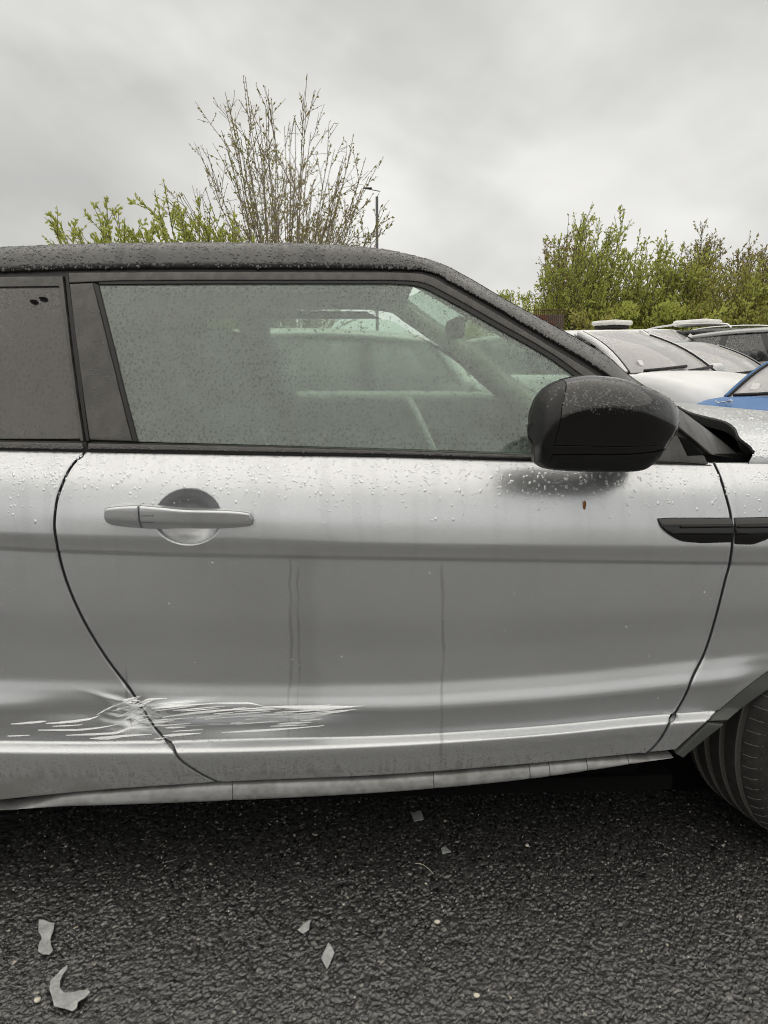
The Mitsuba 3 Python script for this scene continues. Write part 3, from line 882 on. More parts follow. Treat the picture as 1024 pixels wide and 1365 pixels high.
# ------------------------------------------------------------------ bonnet, cowl
xs = np.linspace(gr[0, 0] + 0.01, 2.22, 60)
zt = zline('belt', xs) + 0.004 - 0.12 * np.clip(xs - 1.1, 0, 2) ** 2
near = np.stack([xs, S(xs, zt) + 0.0005, zt], 1)
RP = [(998, 619, None), (1010, 611, 0.050), (1014.5, 604, 0.060), (1008, 596, 0.074), (993, 584, 0.098), (986, 571, 0.16), (966, 560, 0.27), (930, 551.5, 0.52), (905, 541, YC - D)]
hood_rows = []
for px_, py_, dy in RP:
    if dy is None:
        q = on(S, [(px_, py_)])[0]; st = np.array([q[0], S(q[:1], q[1:])[0] + 0.0005, q[1]])
    else:
        st = at_y(px_, py_, D + dy)
    t = np.linspace(0, 1, 60) ** 1.3
    x = st[0] + (2.22 - st[0]) * t
    if dy is None:
        z = zline('belt', x) + 0.004 - 0.12 * np.clip(x - 1.1, 0, 2) ** 2; z[0] = st[2]
        hood_rows.append(np.stack([x, S(x, z) + 0.0005, z], 1))
    else:
        e_ = S(x, zline('belt', x) + 0.004) - D - 0.045
        hood_rows.append(np.stack([x, st[1] + np.clip(e_, 0, 1) * np.clip(1 - dy / 0.9, 0, 1), st[2] - 0.10 * np.clip(x - 1.1, 0, 2) ** 2 - 0.012 * (x - st[0])], 1))
hood = np.array(hood_rows)
fine_ = []
ti = np.linspace(0, len(hood) - 1, 41)
fine_ = PchipInterpolator(np.arange(len(hood)), hood, axis=0)(ti)
hood = fine_
hf = np.concatenate([hood, MIRY(hood[::-1][1:])])
m = grid_mesh(hf)
if m.face_normals[:, 2].mean() < 0: m.faces = m.faces[:, ::-1]
put(CAR + '__bonnet', m, 'silver_paint', True)
# lip: rear edge thickness
edge = hf[:, 0]; lip = np.array([edge, edge + [-0.003, 0.002, -0.004], edge + [0.012, 0.012, -0.03]])
put(CAR + '__bonnet_lip', grid_mesh(lip), 'rubber', 30)
cw = np.array([np.stack([np.linspace(0.55, 1.6, 12), np.full(12, y_), np.full(12, z_)], -1) for y_, z_ in ((D + 0.075, 0.98), (D + 0.12, 1.0), (D + 0.3, 1.05), (2 * YC - D - 0.3, 1.05), (2 * YC - D - 0.06, 1.02))])
put(CAR + '__cowl', grid_mesh(cw), 'void_black', True)
# front end, closing the nose
nose_top = hf[:, -1]
nz = []
for dx, zf in ((0, 1.0), (0.06, 0.93), (0.10, 0.7), (0.08, 0.45), (0.0, 0.26)):
    p = nose_top.copy(); p[:, 2] = p[:, 2] * zf if zf > 0.9 else zf; p[:, 0] += dx - 0.35 * ((p[:, 1] - YC) / 0.93) ** 4 * (dx > 0)
    nz.append(p)
put(CAR + '__front_bumper', grid_mesh(np.array(nz)), 'silver_paint', 40)
put(CAR + '__grille', rbox((0.03, 1.0, 0.16), 0.01, (2.22, YC, 0.72)), 'gloss_black', 30)

# far side: body panel and windows, tail
xs = np.linspace(-2.15, 2.2, 140); zz = np.linspace(0.27, 1.07, 36)
XX, ZZ = np.meshgrid(xs, zz)
far = np.stack([XX, 2 * YC - S(XX.ravel(), np.full(XX.size, 0) + ZZ.ravel()).reshape(XX.shape), ZZ], -1)
m = grid_mesh(far)
c = m.triangles_center
keep = (np.hypot(c[:, 0] - FWX, c[:, 2] - 0.38) > 0.44) & (np.hypot(c[:, 0] - RWX, c[:, 2] - 0.38) > 0.44)
m.faces = m.faces[keep]
put(CAR + '__far_side_panel', m, 'silver_paint', True)


def farG(pts_px):
    g = gp(pts_px)
    return g


def mirror_panel(name, xz, bsdf, lift=0.0, step=(0.03, 0.02)):
    m = panel(xz, G, step, 0.001, 0.01, lift=lift)
    m.vertices = MIRY(np.asarray(m.vertices)); m.faces = m.faces[:, ::-1]
    return put(CAR + '__' + name, m, bsdf, True)


gwin = gp(np.vstack([GLASS, [(183, 587), (132, 381)]]))
fw = gwin.copy(); fw[:, 1] = np.maximum(fw[:, 1], 1.10)
mirror_panel('far_door_window', fw, 'plain_glass')
qx = gp([(-330, 384), (0, 382), (80, 381), (107, 585), (-330, 582)])
mirror_panel('far_quarter_window', qx, 'privacy_glass', 0.002)
zt_ = 1.475
mirror_panel('far_window_frame', Polygon([(-1.9, 1.06), (1.02, 1.06), (0.95, 1.12), (0.05, zt_ + 0.03), (-1.9, zt_ + 0.03)]).difference(Polygon(fw).buffer(0)).difference(Polygon(qx).buffer(0)), 'lining_mid', 0.03)
tx = np.array([[-2.15, D + 0.22, 0.26], [-2.24, D + 0.14, 0.5], [-2.24, D + 0.14, 0.9], [-2.15, D + 0.2, 1.06], [-1.75, D + 0.4, 1.5]])
tl = np.array([np.stack([np.full(9, a[0]) - 0.06 * (1 - np.linspace(-1, 1, 9) ** 2), np.linspace(a[1], 2 * YC - a[1], 9), np.full(9, a[2])], -1) for a in tx])
put(CAR + '__tailgate', grid_mesh(tl), 'silver_paint', 40)

# ------------------------------------------------------------------ cabin
def seat(key, y, x=-0.22):
    put(key + '__cushion', rbox((0.52, 0.5, 0.18), 0.06, (x + 0.28, y, 0.60)), 'seat_grey', 40)
    put(key + '__backrest', rbox((0.15, 0.5, 0.62), 0.06, (x - 0.03, y, 0.88), rot=rotm([0, 1, 0], -14)), 'seat_grey', 40)
    put(key + '__headrest', rbox((0.11, 0.27, 0.20), 0.045, (x - 0.14, y, 1.28), rot=rotm([0, 1, 0], -8)), 'seat_grey', 40)
    bo = []
    for sx in (-1, 1):
        bo.append(tube([(x - 0.02 + 0.14, y + sx * 0.22, 0.62), (x + 0.055, y + sx * 0.235, 0.9), (x - 0.02, y + sx * 0.21, 1.14), (x - 0.035, y + sx * 0.10, 1.18)], 0.0028, 6))
    put(key + '__piping', cat(bo), 'seat_piping', True)
    put(key + '__headrest_post', cat([tube([(x - 0.12, y + s * 0.07, 1.1), (x - 0.13, y + s * 0.07, 1.24)], 0.007) for s in (-1, 1)]), 'chrome', 30)


seat(CAR + '__seat', D + 0.48); seat(CAR + '__far_seat', 2 * YC - D - 0.48)
put(CAR + '__rear_seat', cat([rbox((0.5, 1.25, 0.18), 0.06, (-1.0, YC, 0.62)), rbox((0.16, 1.25, 0.62), 0.06, (-1.3, YC, 0.92), rot=rotm([0, 1, 0], -16))] + [rbox((0.1, 0.26, 0.16), 0.04, (-1.36, YC + s, 1.27)) for s in (-0.38, 0.38)]), 'seat_grey', 40)
dash_prof = np.array([(0.40, 0.62), (0.42, 0.80), (0.46, 0.93), (0.52, 0.985), (0.62, 1.01), (0.80, 1.035), (1.05, 1.045)])
ys = np.linspace(D + 0.12, 2 * YC - D - 0.12, 24)
dm = np.array([np.stack([np.full(24, a) - 0.05 * np.cos((ys - YC) * 2), ys, b + 0.03 * np.exp(-((ys - (2 * YC - D - 0.5)) / 0.22) ** 2) * (b > 0.9)], -1) for a, b in dash_prof])
put(CAR + '__dashboard', grid_mesh(dm), 'trim_dark', True)
put(CAR + '__dashboard__paper_sheet', rbox((0.16, 0.22, 0.004), 0.0015, (0.74, D + 0.42, 1.045), rot=rotm([0, 1, 0], -8)), 'white_plastic', 30)
swc = np.array([0.30, 2 * YC - D - 0.50, 0.97])
a = np.linspace(0, 2 * np.pi, 41)
ringp = np.stack([np.zeros(41), 0.185 * np.cos(a), 0.185 * np.sin(a)], 1) @ rotm([0, 1, 0], -24).T + swc
put(CAR + '__steering_wheel', tube(ringp, 0.017, 8, False), 'wheel_grey', True)
put(CAR + '__steering_wheel__spoke', cat([rbox((0.05, 0.14, 0.11), 0.025, swc + [0.03, 0, 0])] + [tube([swc + [0.03, 0, 0], swc + [0.0, s, -0.02]], 0.014) for s in (-0.18, 0.18)]), 'trim_dark', 40)
put(CAR + '__console', rbox((0.9, 0.22, 0.30), 0.05, (0.15, YC, 0.50)), 'trim_mid', 40)
xs_ = np.linspace(-1.9, 1.0, 30)
put(CAR + '__far_door_lining', grid_mesh(np.array([np.stack([xs_, np.full(30, 2 * YC - D + y_), np.full(30, z_)], -1) for y_, z_ in ((-0.02, 1.16), (-0.10, 1.15), (-0.13, 1.12), (-0.12, 0.95), (-0.16, 0.80), (-0.13, 0.5), (-0.13, 0.26))])), 'lining_mid', True)
put(CAR + '__door_lining', grid_mesh(np.array([np.stack([xs_, np.full(30, D + y_), np.full(30, z_)], -1) for y_, z_ in ((0.085, 1.075), (0.11, 1.07), (0.13, 1.0), (0.15, 0.8), (0.13, 0.3))])), 'trim_dark', True)
put(CAR + '__pillar_trim', rbox((0.13, 0.06, 0.62), 0.025, (-0.42, 2 * YC - D - 0.22, 1.24), rot=rotm([1, 0, 0], 28)), 'lining_mid', 40)
put(CAR + '__seat_belt', tube([(-0.47, D + 0.29, 1.38), (-0.42, D + 0.29, 1.2), (-0.2, D + 0.29, 0.95), (-0.05, D + 0.29, 0.7)], 0.010, 6), 'trim_mid', True)
put(CAR + '__inner_mirror', cat([rbox((0.035, 0.24, 0.07), 0.015, (0.34, YC - 0.05, 1.40)), tube([(0.36, YC - 0.05, 1.42), (0.42, YC - 0.05, 1.47)], 0.01)]), 'trim_dark', 40)

# ------------------------------------------------------------------ door handle
HC = CUP[1]


def handle_px(pts): return on(lambda x, z: S(x, z) * 0 + D - 0.035, np.asarray(pts, float))


grip_o = handle_px(np.vstack([seg([(137, 681), (141, 678), (185, 674), (215, 676), (250, 679), (290, 680), (318, 682), (333, 685)]), seg([(337, 692), (336, 699), (331, 703)], 4), seg([(310, 705), (290, 706), (212, 707), (185, 706), (145, 702), (138, 698)], 4), [(136, 690)]]))
gpoly = Polygon(grip_o).buffer(0)
cx0, cx1 = grip_o[:, 0].min(), grip_o[:, 0].max()


def Hs(x, z):
    x, z = np.asarray(x, float), np.asarray(z, float)
    t = np.clip((x - cx0) / (cx1 - cx0), 0, 1)
    arch_ = 0.014 * (4 * t * (1 - t)) ** 0.6
    zc = gpoly.centroid.y + 0.003 - 0.012 * (t - 0.4)
    return D - 0.028 - arch_ + 9.0 * np.clip(np.abs(z - zc - 0.006) - 0.004, 0, 1) ** 2 + 0.35 * np.clip(zc - 0.008 - z, 0, 1)


xs_cut = handle_px([(182, 690)])[0, 0]
capg = gpoly.intersection(Polygon([(xs_cut - 0.3, 0), (xs_cut - 0.0006, 0), (xs_cut + 0.005, gpoly.centroid.y), (xs_cut + 0.006, 2), (xs_cut - 0.3, 2)]))
levg = gpoly.intersection(Polygon([(xs_cut + 0.9, 0), (xs_cut + 0.0012, 0), (xs_cut + 0.007, gpoly.centroid.y), (xs_cut + 0.008, 2), (xs_cut + 0.9, 2)]))
HK = CAR + '__door_handle'
put(HK + '__lock_cap', panel(capg, Hs, (0.004, 0.002), 0.004, 0.034, edge_step=0.002), 'silver_paint', True)
put(HK + '__lever', panel(levg, Hs, (0.004, 0.002), 0.004, 0.016, edge_step=0.002), 'silver_paint', True)
for py in (687, 696):
    q = handle_px([(188, py), (206, py - 0.4)])
    put(HK + '__ridge', tube([[q[0, 0], Hs(q[0, 0], q[0, 1]) - 0.0005, q[0, 1]], [q[1, 0], Hs(q[1, 0], q[1, 1]) - 0.0005, q[1, 1]]], 0.0008, 6), 'trim_mid', True)
put(HK + '__backing', rbox((0.16, 0.012, 0.018), 0.005, (CUP[0], D - 0.016, gpoly.centroid.y + 0.004)), 'black_plastic', 40)
q = handle_px([(318, 694)])[0]
put(HK + '__hinge_foot', rbox((0.05, 0.03, 0.022), 0.008, (q[0], D - 0.018, q[1])), 'silver_paint', 40)

# ------------------------------------------------------------------ wing vent
def Vs(x, z): return S(x, z) - 0.004


v1 = on(S, np.vstack([seg([(876, 691), (900, 690), (940, 690), (974, 690)]), [(977, 700), (976, 723)], seg([(940, 724), (912, 722), (892, 712), (880, 700)])]))
v2 = on(S, np.vstack([seg([(978, 690), (1024, 689), (1100, 688)]), [(1100, 712)], seg([(1030, 712), (1015, 722), (1000, 726), (979, 725)])]))


VZ = (lambda q: (q[:, 0], q[:, 1]))(on(S, seg([(870, 706), (975, 706), (1100, 703)])))


def Vb(x, z):
    zc = 0.5 * (zline('char', x) + zline('belt', x))
    u = np.clip((z - np.interp(x, VZ[0], VZ[1])) / 0.027, -1, 1)
    return S(x, z) - 0.0025 - 0.006 * (1 - u * u)


put(CAR + '__wing_vent', panel(v1, Vb, (0.006, 0.003), 0.0025, 0.006, edge_step=0.003), 'gloss_black', True)
put(CAR + '__wing_vent', panel(v2, Vb, (0.006, 0.003), 0.0025, 0.006, edge_step=0.003), 'gloss_black', True)
for vv, (xa, xb) in ((v1, (905, 974)), (v2, (980, 1060))):
    pts = on(S, seg([(xa, 701), ((xa + xb) / 2, 700.5), (xb, 700)]))
    put(CAR + '__wing_vent__ridge', tube(np.stack([pts[:, 0], Vb(pts[:, 0], pts[:, 1]) - 0.001, pts[:, 1]], 1), 0.0035, 6), 'mirror_trim', True)

# ------------------------------------------------------------------ folded wing mirror
MY = D - 0.075
MO = np.vstack([seg([(715, 534), (722, 524), (732, 515), (752, 506), (790, 500), (827, 503), (865, 515), (895, 530), (909, 543)], 5), seg([(911.5, 551), (906, 567), (893, 586), (886, 596), (873, 619)], 4), seg([(862, 626), (850, 629), (820, 630), (752, 628), (724, 624.5), (709, 614)], 4), seg([(704.5, 590), (706.5, 560), (714, 536)], 4)])
mo = at_y(MO[:, 0], MO[:, 1], MY)[:, [0, 2]]
mpoly = Polygon(mo).buffer(0)
mz_top = lambda x: np.interp(x, *zip(*sorted((p[0], p[1]) for p in mo if p[1] > 1.16)))
mx0, mx1 = mo[:, 0].min(), mo[:, 0].max()


def Ms(x, z):
    x, z = np.asarray(x, float), np.asarray(z, float)
    d = shapely.distance(shapely.points(x.ravel(), z.ravel()), mpoly.exterior).reshape(x.shape)
    t = np.clip((x - mx0) / (mx1 - mx0), 0, 1)
    zt_ = np.clip((mzt(x) - z), 0, 1)
    zb_ = np.clip(z - mzb(x), 0, 1)
    up = np.clip(1 - zt_ / 0.085, 0, 1); lo = np.clip(1 - zb_ / 0.045, 0, 1)
    f = np.sqrt(np.clip(1 - up ** 2.2, 0, 1)) * (1 - 0.25 * lo ** 2)
    e = np.clip((1 - t) / 0.5, 0, 1); e = np.sqrt(np.clip(1 - (1 - e) ** 2, 0, 1))
    b = np.clip(t / 0.10, 0, 1); b = 0.80 + 0.20 * np.sqrt(np.clip(1 - (1 - b) ** 2, 0, 1))
    rim_ = np.clip(d / 0.006, 0, 1)
    return MY - 0.105 * f * e * b * (0.6 + 0.4 * np.sqrt(rim_)) + 0.02 + 0.36 * np.clip(mzt(x) - 0.060 - z, 0, 0.1)


def _env(upper):
    xs = np.linspace(mx0, mx1, 200); out = []
    for x in xs:
        c = LineString([(x, 0.5), (x, 2)]).intersection(mpoly)
        b = c.bounds if not c.is_empty else (0, 1.18, 0, 1.18)
        out.append(b[3] if upper else b[1])
    return lambda q: np.interp(q, xs, out)


mzt, mzb = _env(True), _env(False)


def mpx(pts): return at_y(np.asarray(pts, float)[:, 0], np.asarray(pts, float)[:, 1], MY)[:, [0, 2]]


rimline = mpx(seg([(760, 480), (753, 505), (743, 523), (735, 541), (730, 564), (726, 590), (724, 640)]))
left_half = Polygon(np.vstack([rimline, [[mx0 - 0.2, rimline[-1, 1]], [mx0 - 0.2, rimline[0, 1]]]]))
up_line = mpx(seg([(690, 588), (725, 589), (800, 591), (850, 591), (866, 590), (885, 582), (930, 570)]))
lo_line = mpx(seg([(690, 601), (725, 602), (800, 602.5), (842, 601), (880, 596), (930, 588)]))
above_up = Polygon(np.vstack([up_line, [[mx1 + 0.3, 2], [mx0 - 0.3, 2]]]))
above_lo = Polygon(np.vstack([lo_line, [[mx1 + 0.3, 2], [mx0 - 0.3, 2]]]))
MK = CAR + '__wing_mirror'


def mpart(name, g, bsdf, lift=0, fl=0.02):
    g = g.buffer(-0.0006)
    if g.geom_type != 'Polygon': g = max(g.geoms, key=lambda q: q.area)
    put(MK + '__' + name, panel(g, Ms, (0.004, 0.003), 0.0015, fl, edge_step=0.0022, lift=lift), bsdf, True)


mpart('rim', mpoly.intersection(left_half), 'mirror_trim', -0.002, 0.02)
mpart('cap', mpoly.difference(left_half).intersection(above_up), 'gloss_black', 0, 0.03)
mpart('indicator_strip', mpoly.difference(left_half).intersection(above_lo).difference(above_up), 'gloss_black', 0.003, 0.03)
mpart('lower_shell', mpoly.difference(left_half).difference(above_lo), 'mirror_trim', 0.0005, 0.05)
bk = panel(mpoly.buffer(-0.040), lambda x, z: np.full(np.shape(x), MY + 0.055), (0.02, 0.02), 0.002, 0.0)
put(MK + '__back', bk, 'mirror_trim', True)
side = []
ex = np.array(mpoly.buffer(-0.002).exterior.coords)[:-1]
for yy, ins in ((Ms(ex[:, 0], ex[:, 1]) + 0.004, 0), (MY + 0.03, 0.018), (MY + 0.055, 0.042)):
    c = ex.mean(0); d_ = (c - ex); d_ /= np.linalg.norm(d_, axis=1, keepdims=True)
    e_ = ex + d_ * ins
    side.append(np.stack([e_[:, 0], np.broadcast_to(yy, len(ex)), e_[:, 1]], 1))
side = np.array(side); side = np.concatenate([side, side[:, :1]], 1)
put(MK + '__back', grid_mesh(side), 'mirror_trim', 30)
fp = at_y(838, 612, D - 0.03)
put(MK + '__foot', rbox((0.10, 0.09, 0.04), 0.014, (fp[0], D - 0.0, fp[2])), 'mirror_trim', 40)

# ------------------------------------------------------------------ scratches on the sill and lower door
SCR = [([(15, 965), (53, 962), (62, 961)], 1.6), ([(61, 964), (91, 962), (120, 958), (134, 953)], 1.8), ([(51, 973), (97, 973), (123, 971), (158, 965)], 1.6),
       ([(88, 980), (123, 978.5), (152, 977), (182, 969), (204, 969)], 1.8), ([(120, 984), (141, 983.5), (164, 981), (203, 978.5)], 2.6), ([(129, 953), (152, 941), (176, 934)], 1.2),
       ([(150, 948), (170, 942), (186, 939)], 1.4), ([(188, 937), (199, 932), (223, 931)], 1.3), ([(202, 944), (234, 941), (293, 937)], 1.6), ([(206, 948), (240, 943), (260, 941)], 1.0),
       ([(217, 956), (252, 951), (293, 947), (340, 944)], 1.8), ([(204, 963), (224, 962)], 1.2), ([(220, 970), (247, 969)], 1.4), ([(217, 980.6), (240, 979), (268, 977)], 2.0),
       ([(224, 988), (245, 986)], 1.2), ([(280, 937), (330, 937), (350, 941)], 1.2), ([(350, 942), (425, 942), (480, 941)], 2.2), ([(325, 955), (390, 955), (440, 950), (465, 947)], 1.8),
       ([(390, 957), (412, 955), (440, 951)], 3.2), ([(370, 965), (415, 962.5)], 1.8), ([(295, 976), (370, 972), (432, 967)], 1.5), ([(280, 991), (325, 989), (390, 978)], 1.6),
       ([(262, 993), (300, 990)], 1.2), ([(380, 945), (470, 943)], 1.2), ([(10, 981), (40, 980)], 0.8), ([(70, 968), (110, 966)], 0.9), ([(165, 989), (205, 987)], 1.0),
       ([(360, 968), (410, 966)], 1.0), ([(400, 961), (430, 958)], 1.0), ([(230, 947), (300, 941)], 0.8), ([(212, 938), (262, 935)], 0.9), ([(205, 985), (222, 983)], 0.9)]
r2 = np.random.default_rng(5)
for _ in range(55):
    cx_, cy_ = r2.normal(181, 8), r2.normal(950, 11)
    dx_ = r2.uniform(3, 12); sl = r2.normal(-0.25, 0.35)
    SCR.append(([(cx_ - dx_, cy_ - sl * dx_), (cx_, cy_ + r2.normal(0, 0.8)), (cx_ + dx_, cy_ + sl * dx_)], r2.uniform(0.5, 1.5)))
for _ in range(45):
    cx_, cy_ = r2.uniform(200, 460), 0
    cy_ = 941 + r2.uniform(0, 1) * 40 * (1 - (cx_ - 200) / 330); dx_ = r2.uniform(8, 30)
    SCR.append(([(cx_ - dx_, cy_ + dx_ * 0.07), (cx_, cy_), (cx_ + dx_, cy_ - dx_ * 0.07)], r2.uniform(0.35, 0.8)))
sc = []
for pl, wd in SCR:
    if max(q[1] for q in pl) > 987 - 0.02 * (pl[0][0] - 200): continue
    p = dense(pl, 7)
    p[:, 1] += r2.normal(0, 0.06, len(p))
    n_ = len(p); tt = np.linspace(0, 1, n_)
    hw = (0.74 if wd > 1.1 else 0.5) * wd * np.clip(np.minimum(tt / 0.25, (1 - tt) / 0.45), 0.06, 1) * (0.85 + 0.3 * r2.random(n_))
    a_ = on(S, np.stack([p[:, 0], p[:, 1] - hw], 1)); b_ = on(S, np.stack([p[:, 0], p[:, 1] + hw], 1))
    A_ = np.stack([a_[:, 0], S(a_[:, 0], a_[:, 1]) - 0.0003, a_[:, 1]], 1); B_ = np.stack([b_[:, 0], S(b_[:, 0], b_[:, 1]) - 0.0017, b_[:, 1]], 1)   # a raised burr of scraped lacquer
    m_ = (A_ + B_) / 2 + [0, -0.0002, 0]
    sc.append(grid_mesh(np.array([A_, m_, B_])))
tag(put(CAR + '__scratches', cat(sc), 'scratch_white', False), 'fine white scratches raked across the lower door and quarter panel', kind='stuff')

# ------------------------------------------------------------------ rain beads
def beads(name, npts, region, surf, rmin, rmax, flat=0.45, dens=None, stretch=1.0, bsdf='water', seed=1):
    r_ = np.random.default_rng(seed)
    poly = Polygon(region); x0, y0, x1, y1 = poly.bounds
    pts = np.zeros((0, 2))
    while len(pts) < npts:
        c = r_.uniform([x0, y0], [x1, y1], (npts * 2, 2))
        ok = shapely.contains_xy(poly, c[:, 0], c[:, 1])
        if dens is not None: ok &= r_.random(len(c)) < dens(c[:, 0], c[:, 1])
        pts = np.vstack([pts, c[ok]])
    pts = pts[:npts]
    xz = on(surf, pts)
    n = normals_of(surf, xz[:, 0], xz[:, 1])
    rad = rmin + (rmax - rmin) * r_.random(npts) ** 2.6
    p = np.stack([xz[:, 0], surf(xz[:, 0], xz[:, 1]), xz[:, 1]], 1)
    st = 1 + (stretch - 1) * r_.random(npts) ** 3
    k = put(CAR + '__' + name, droplets(p, n, rad, flat, st), bsdf, True)
    tag(k, kind='stuff')


beads('rain_beads', 2700, [(-60, 606), (100, 606), (950, 621), (1024, 624), (1024, 690), (512, 700), (-60, 700)], S, 0.0009, 0.0036, 0.36,
      lambda x, y: np.clip(1.15 * np.exp(-((y - 612) / 42) ** 2) + 0.05, 0, 1), 1.9, 'bead_silver', seed=1)
beads('rain_beads', 90, [(-40, 740), (975, 755), (930, 950), (-40, 960)], S, 0.0008, 0.0028, 0.5, None, 2.0, 'bead_silver', seed=2)
Gg = lambda x, z: G(x, z) + 0.004
beads('rain_beads', 3600, np.vstack([GLASS, [(183, 587), (132, 381)]]), Gg, 0.0008, 0.0030, 0.5, None, 1.4, seed=3)
beads('rain_beads', 1000, [(-100, 384), (78, 383), (105, 583), (-100, 583)], lambda x, z: G(x, z) + 0.002, 0.0007, 0.0024, 0.5, None, 1.5, seed=4)
beads('rain_beads', 420, [(97, 380), (124, 379), (174, 586), (122, 584)], lambda x, z: G(x, z) - 0.002, 0.0008, 0.0026, 0.5, None, 1.5, 'bead_dark', seed=5)
beads('rain_beads', 900, [(117, 592), (512, 601), (700, 607), (860, 614), (860, 616), (700, 611), (512, 605), (117, 598)], M_belt, 0.0008, 0.003, 0.5, bsdf='bead_dark', seed=6)
beads('rain_beads', 200, [(0, 590), (110, 591.5), (110, 599), (0, 597)], M_belt, 0.0008, 0.003, 0.5, bsdf='bead_dark', seed=7)
beads('rain_beads', 900, np.array(seg([(722, 530), (752, 508), (790, 502), (827, 505), (865, 517), (895, 532), (905, 545), (860, 553), (735, 553)])), Ms, 0.0007, 0.0028, 0.4,
      lambda x, y: np.clip((560 - y) / 25, 0.1, 1), 2.2, 'bead_dark', seed=8)
gb = lambda rows_, n, seed, rmin, rmax: None


def beads_on_grid(rows_, n, seed, rmin, rmax, lo=0.0, hi=1.0, bsdf='bead_dark'):
    r_ = np.random.default_rng(seed)
    R, C_ = rows_.shape[:2]
    u = r_.uniform(lo, hi, n) * (R - 1.001); v = r_.uniform(0, 1, n) * (C_ - 1.001)
    i, j = u.astype(int), v.astype(int); fu, fv = (u - i)[:, None], (v - j)[:, None]
    a, b, c, d = rows_[i, j], rows_[i + 1, j], rows_[i, j + 1], rows_[i + 1, j + 1]
    p = (a * (1 - fu) + b * fu) * (1 - fv) + (c * (1 - fu) + d * fu) * fv
    nn = np.cross(c - a + 1e-9, b - a); nn /= np.linalg.norm(nn, axis=1, keepdims=True) + 1e-12
    nn[nn[:, 1] > 0.2] *= -1
    nn = np.where((nn[:, 2:3] < -0.2), -nn, nn)
    rad = rmin + (rmax - rmin) * r_.random(n) ** 2.4
    tag(put(CAR + '__rain_beads', droplets(p, nn, rad, 0.5, 1 + 0.8 * r_.random(n) ** 2), bsdf, True), kind='stuff')


beads_on_grid(ROOF_ROWS[:, 18:], 4000, 21, 0.0008, 0.0042)
beads_on_grid(PIL_ROWS[:, :70], 1500, 22, 0.0008, 0.0030)
beads_on_grid(hood[4:40, :25], 2600, 23, 0.0009, 0.0034, bsdf='bead_silver')

# small brown bud husk stuck to the door
q = on(S, [(777, 668), (781, 679)])
mh = trimesh.creation.icosphere(3, 1.0); mh.vertices *= [0.0035, 0.003, 0.0105]
mh.vertices[:, 0] += 0.0025 * np.sin(mh.vertices[:, 2] * 160)
mh.vertices += 0.0006 * (meshkit.noise(mh.vertices * 500)[:, None] - 0.5)
mat('husk_brown', (0.22, 0.09, 0.025), 0.6)
c = q.mean(0)
mh.vertices = mh.vertices @ rotm([0, 1, 0], -18).T + [c[0], S(c[:1], c[1:])[0] - 0.002, c[1]]
tag(put('bud_husk', mh, 'husk_brown', True), 'tiny brown bud husk stuck to the silver door below the mirror', 'bud husk')

# ------------------------------------------------------------------ debris on the asphalt
def shard_col(p, n, uv):
    a = fbm(p.x * 160, p.y * 160, 2.0, 3)
    return mix((0.30, 0.31, 0.305), (0.52, 0.53, 0.52), a)


mat('shard_plastic', P(shard_col), 0.3, 0.1, 0.5)


def shard(key, px, label, thick=0.003, curl=0.0, h=0.009, bsdf='shard_plastic', catg='plastic shard', tilt=(0, 0)):
    px = np.asarray(px, float)
    w = at_z(px[:, 0], px[:, 1], h)
    poly = Polygon(w[:, :2]).buffer(0)
    pts = np.vstack([ring_points(poly, 0.003), ring_points(poly.buffer(-0.001), 0.003)])
    x0, y0, x1, y1 = poly.bounds
    g = np.stack(np.meshgrid(np.arange(x0, x1, 0.004), np.arange(y0, y1, 0.004)), -1).reshape(-1, 2)
    g = g[shapely.contains_xy(poly.buffer(-0.0025), g[:, 0], g[:, 1])]
    b0 = len(ring_points(poly, 0.003))
    pts = np.vstack([pts, g])
    tri = Delaunay(pts).simplices; c = pts[tri].mean(1); tri = tri[shapely.contains_xy(poly, c[:, 0], c[:, 1])]
    cx, cy = poly.centroid.x, poly.centroid.y
    u, v = pts[:, 0] - cx, pts[:, 1] - cy
    z = h + tilt[0] * u + tilt[1] * v + curl * (u * u + v * v) * 30 + 0.007 * (meshkit.noise(np.c_[pts * 45 + 7.7, np.zeros(len(pts))]) - 0.5)
    top = np.c_[pts, z]; top[:b0, 2] -= 0.0006
    bot = np.c_[pts, z - thick]
    a = pts[tri]; ar_ = np.cross(a[:, 1] - a[:, 0], a[:, 2] - a[:, 0]); tri[ar_ < 0] = tri[ar_ < 0][:, ::-1]
    n = len(pts); j = np.arange(b0); jn = (j + 1) % b0
    f = np.vstack([tri, tri[:, ::-1] + n, np.stack([j, j + n, jn], 1), np.stack([jn, j + n, jn + n], 1)])
    put(key, trimesh.Trimesh(np.vstack([top, bot]), f, process=False), bsdf, 30)
    tag(key, label, catg, 'broken plastic bits on the asphalt')


shard('plastic_shard', [(90, 1287), (84, 1290), (74, 1300), (67, 1307), (66, 1320), (70, 1332), (72, 1342), (84, 1345), (97, 1350), (103, 1345), (104, 1339), (112, 1334), (121, 1326), (117, 1322), (104, 1321), (85, 1322), (80, 1316), (80, 1307), (84, 1298), (90, 1291)],
      'curved boomerang shaped grey plastic shard, largest piece on the asphalt', 0.0025, 0.05, 0.010, tilt=(0.05, -0.06))
shard('plastic_shard_001', [(52, 1227), (60, 1228), (73, 1233), (71, 1242), (67, 1250), (68, 1260), (71, 1268), (66, 1275), (58, 1272), (50, 1266), (52, 1257), (56, 1250), (51, 1242)],
      'waisted grey plastic shard lying above the curved one', 0.002, 0.04, 0.010, tilt=(0.04, 0.05))
shard('plastic_shard_002', [(438, 1257), (446, 1270), (436, 1290), (428, 1275)], 'grey diamond shaped plastic shard lying on wet asphalt below the sill', 0.002, 0, 0.010, tilt=(0.1, 0.08))
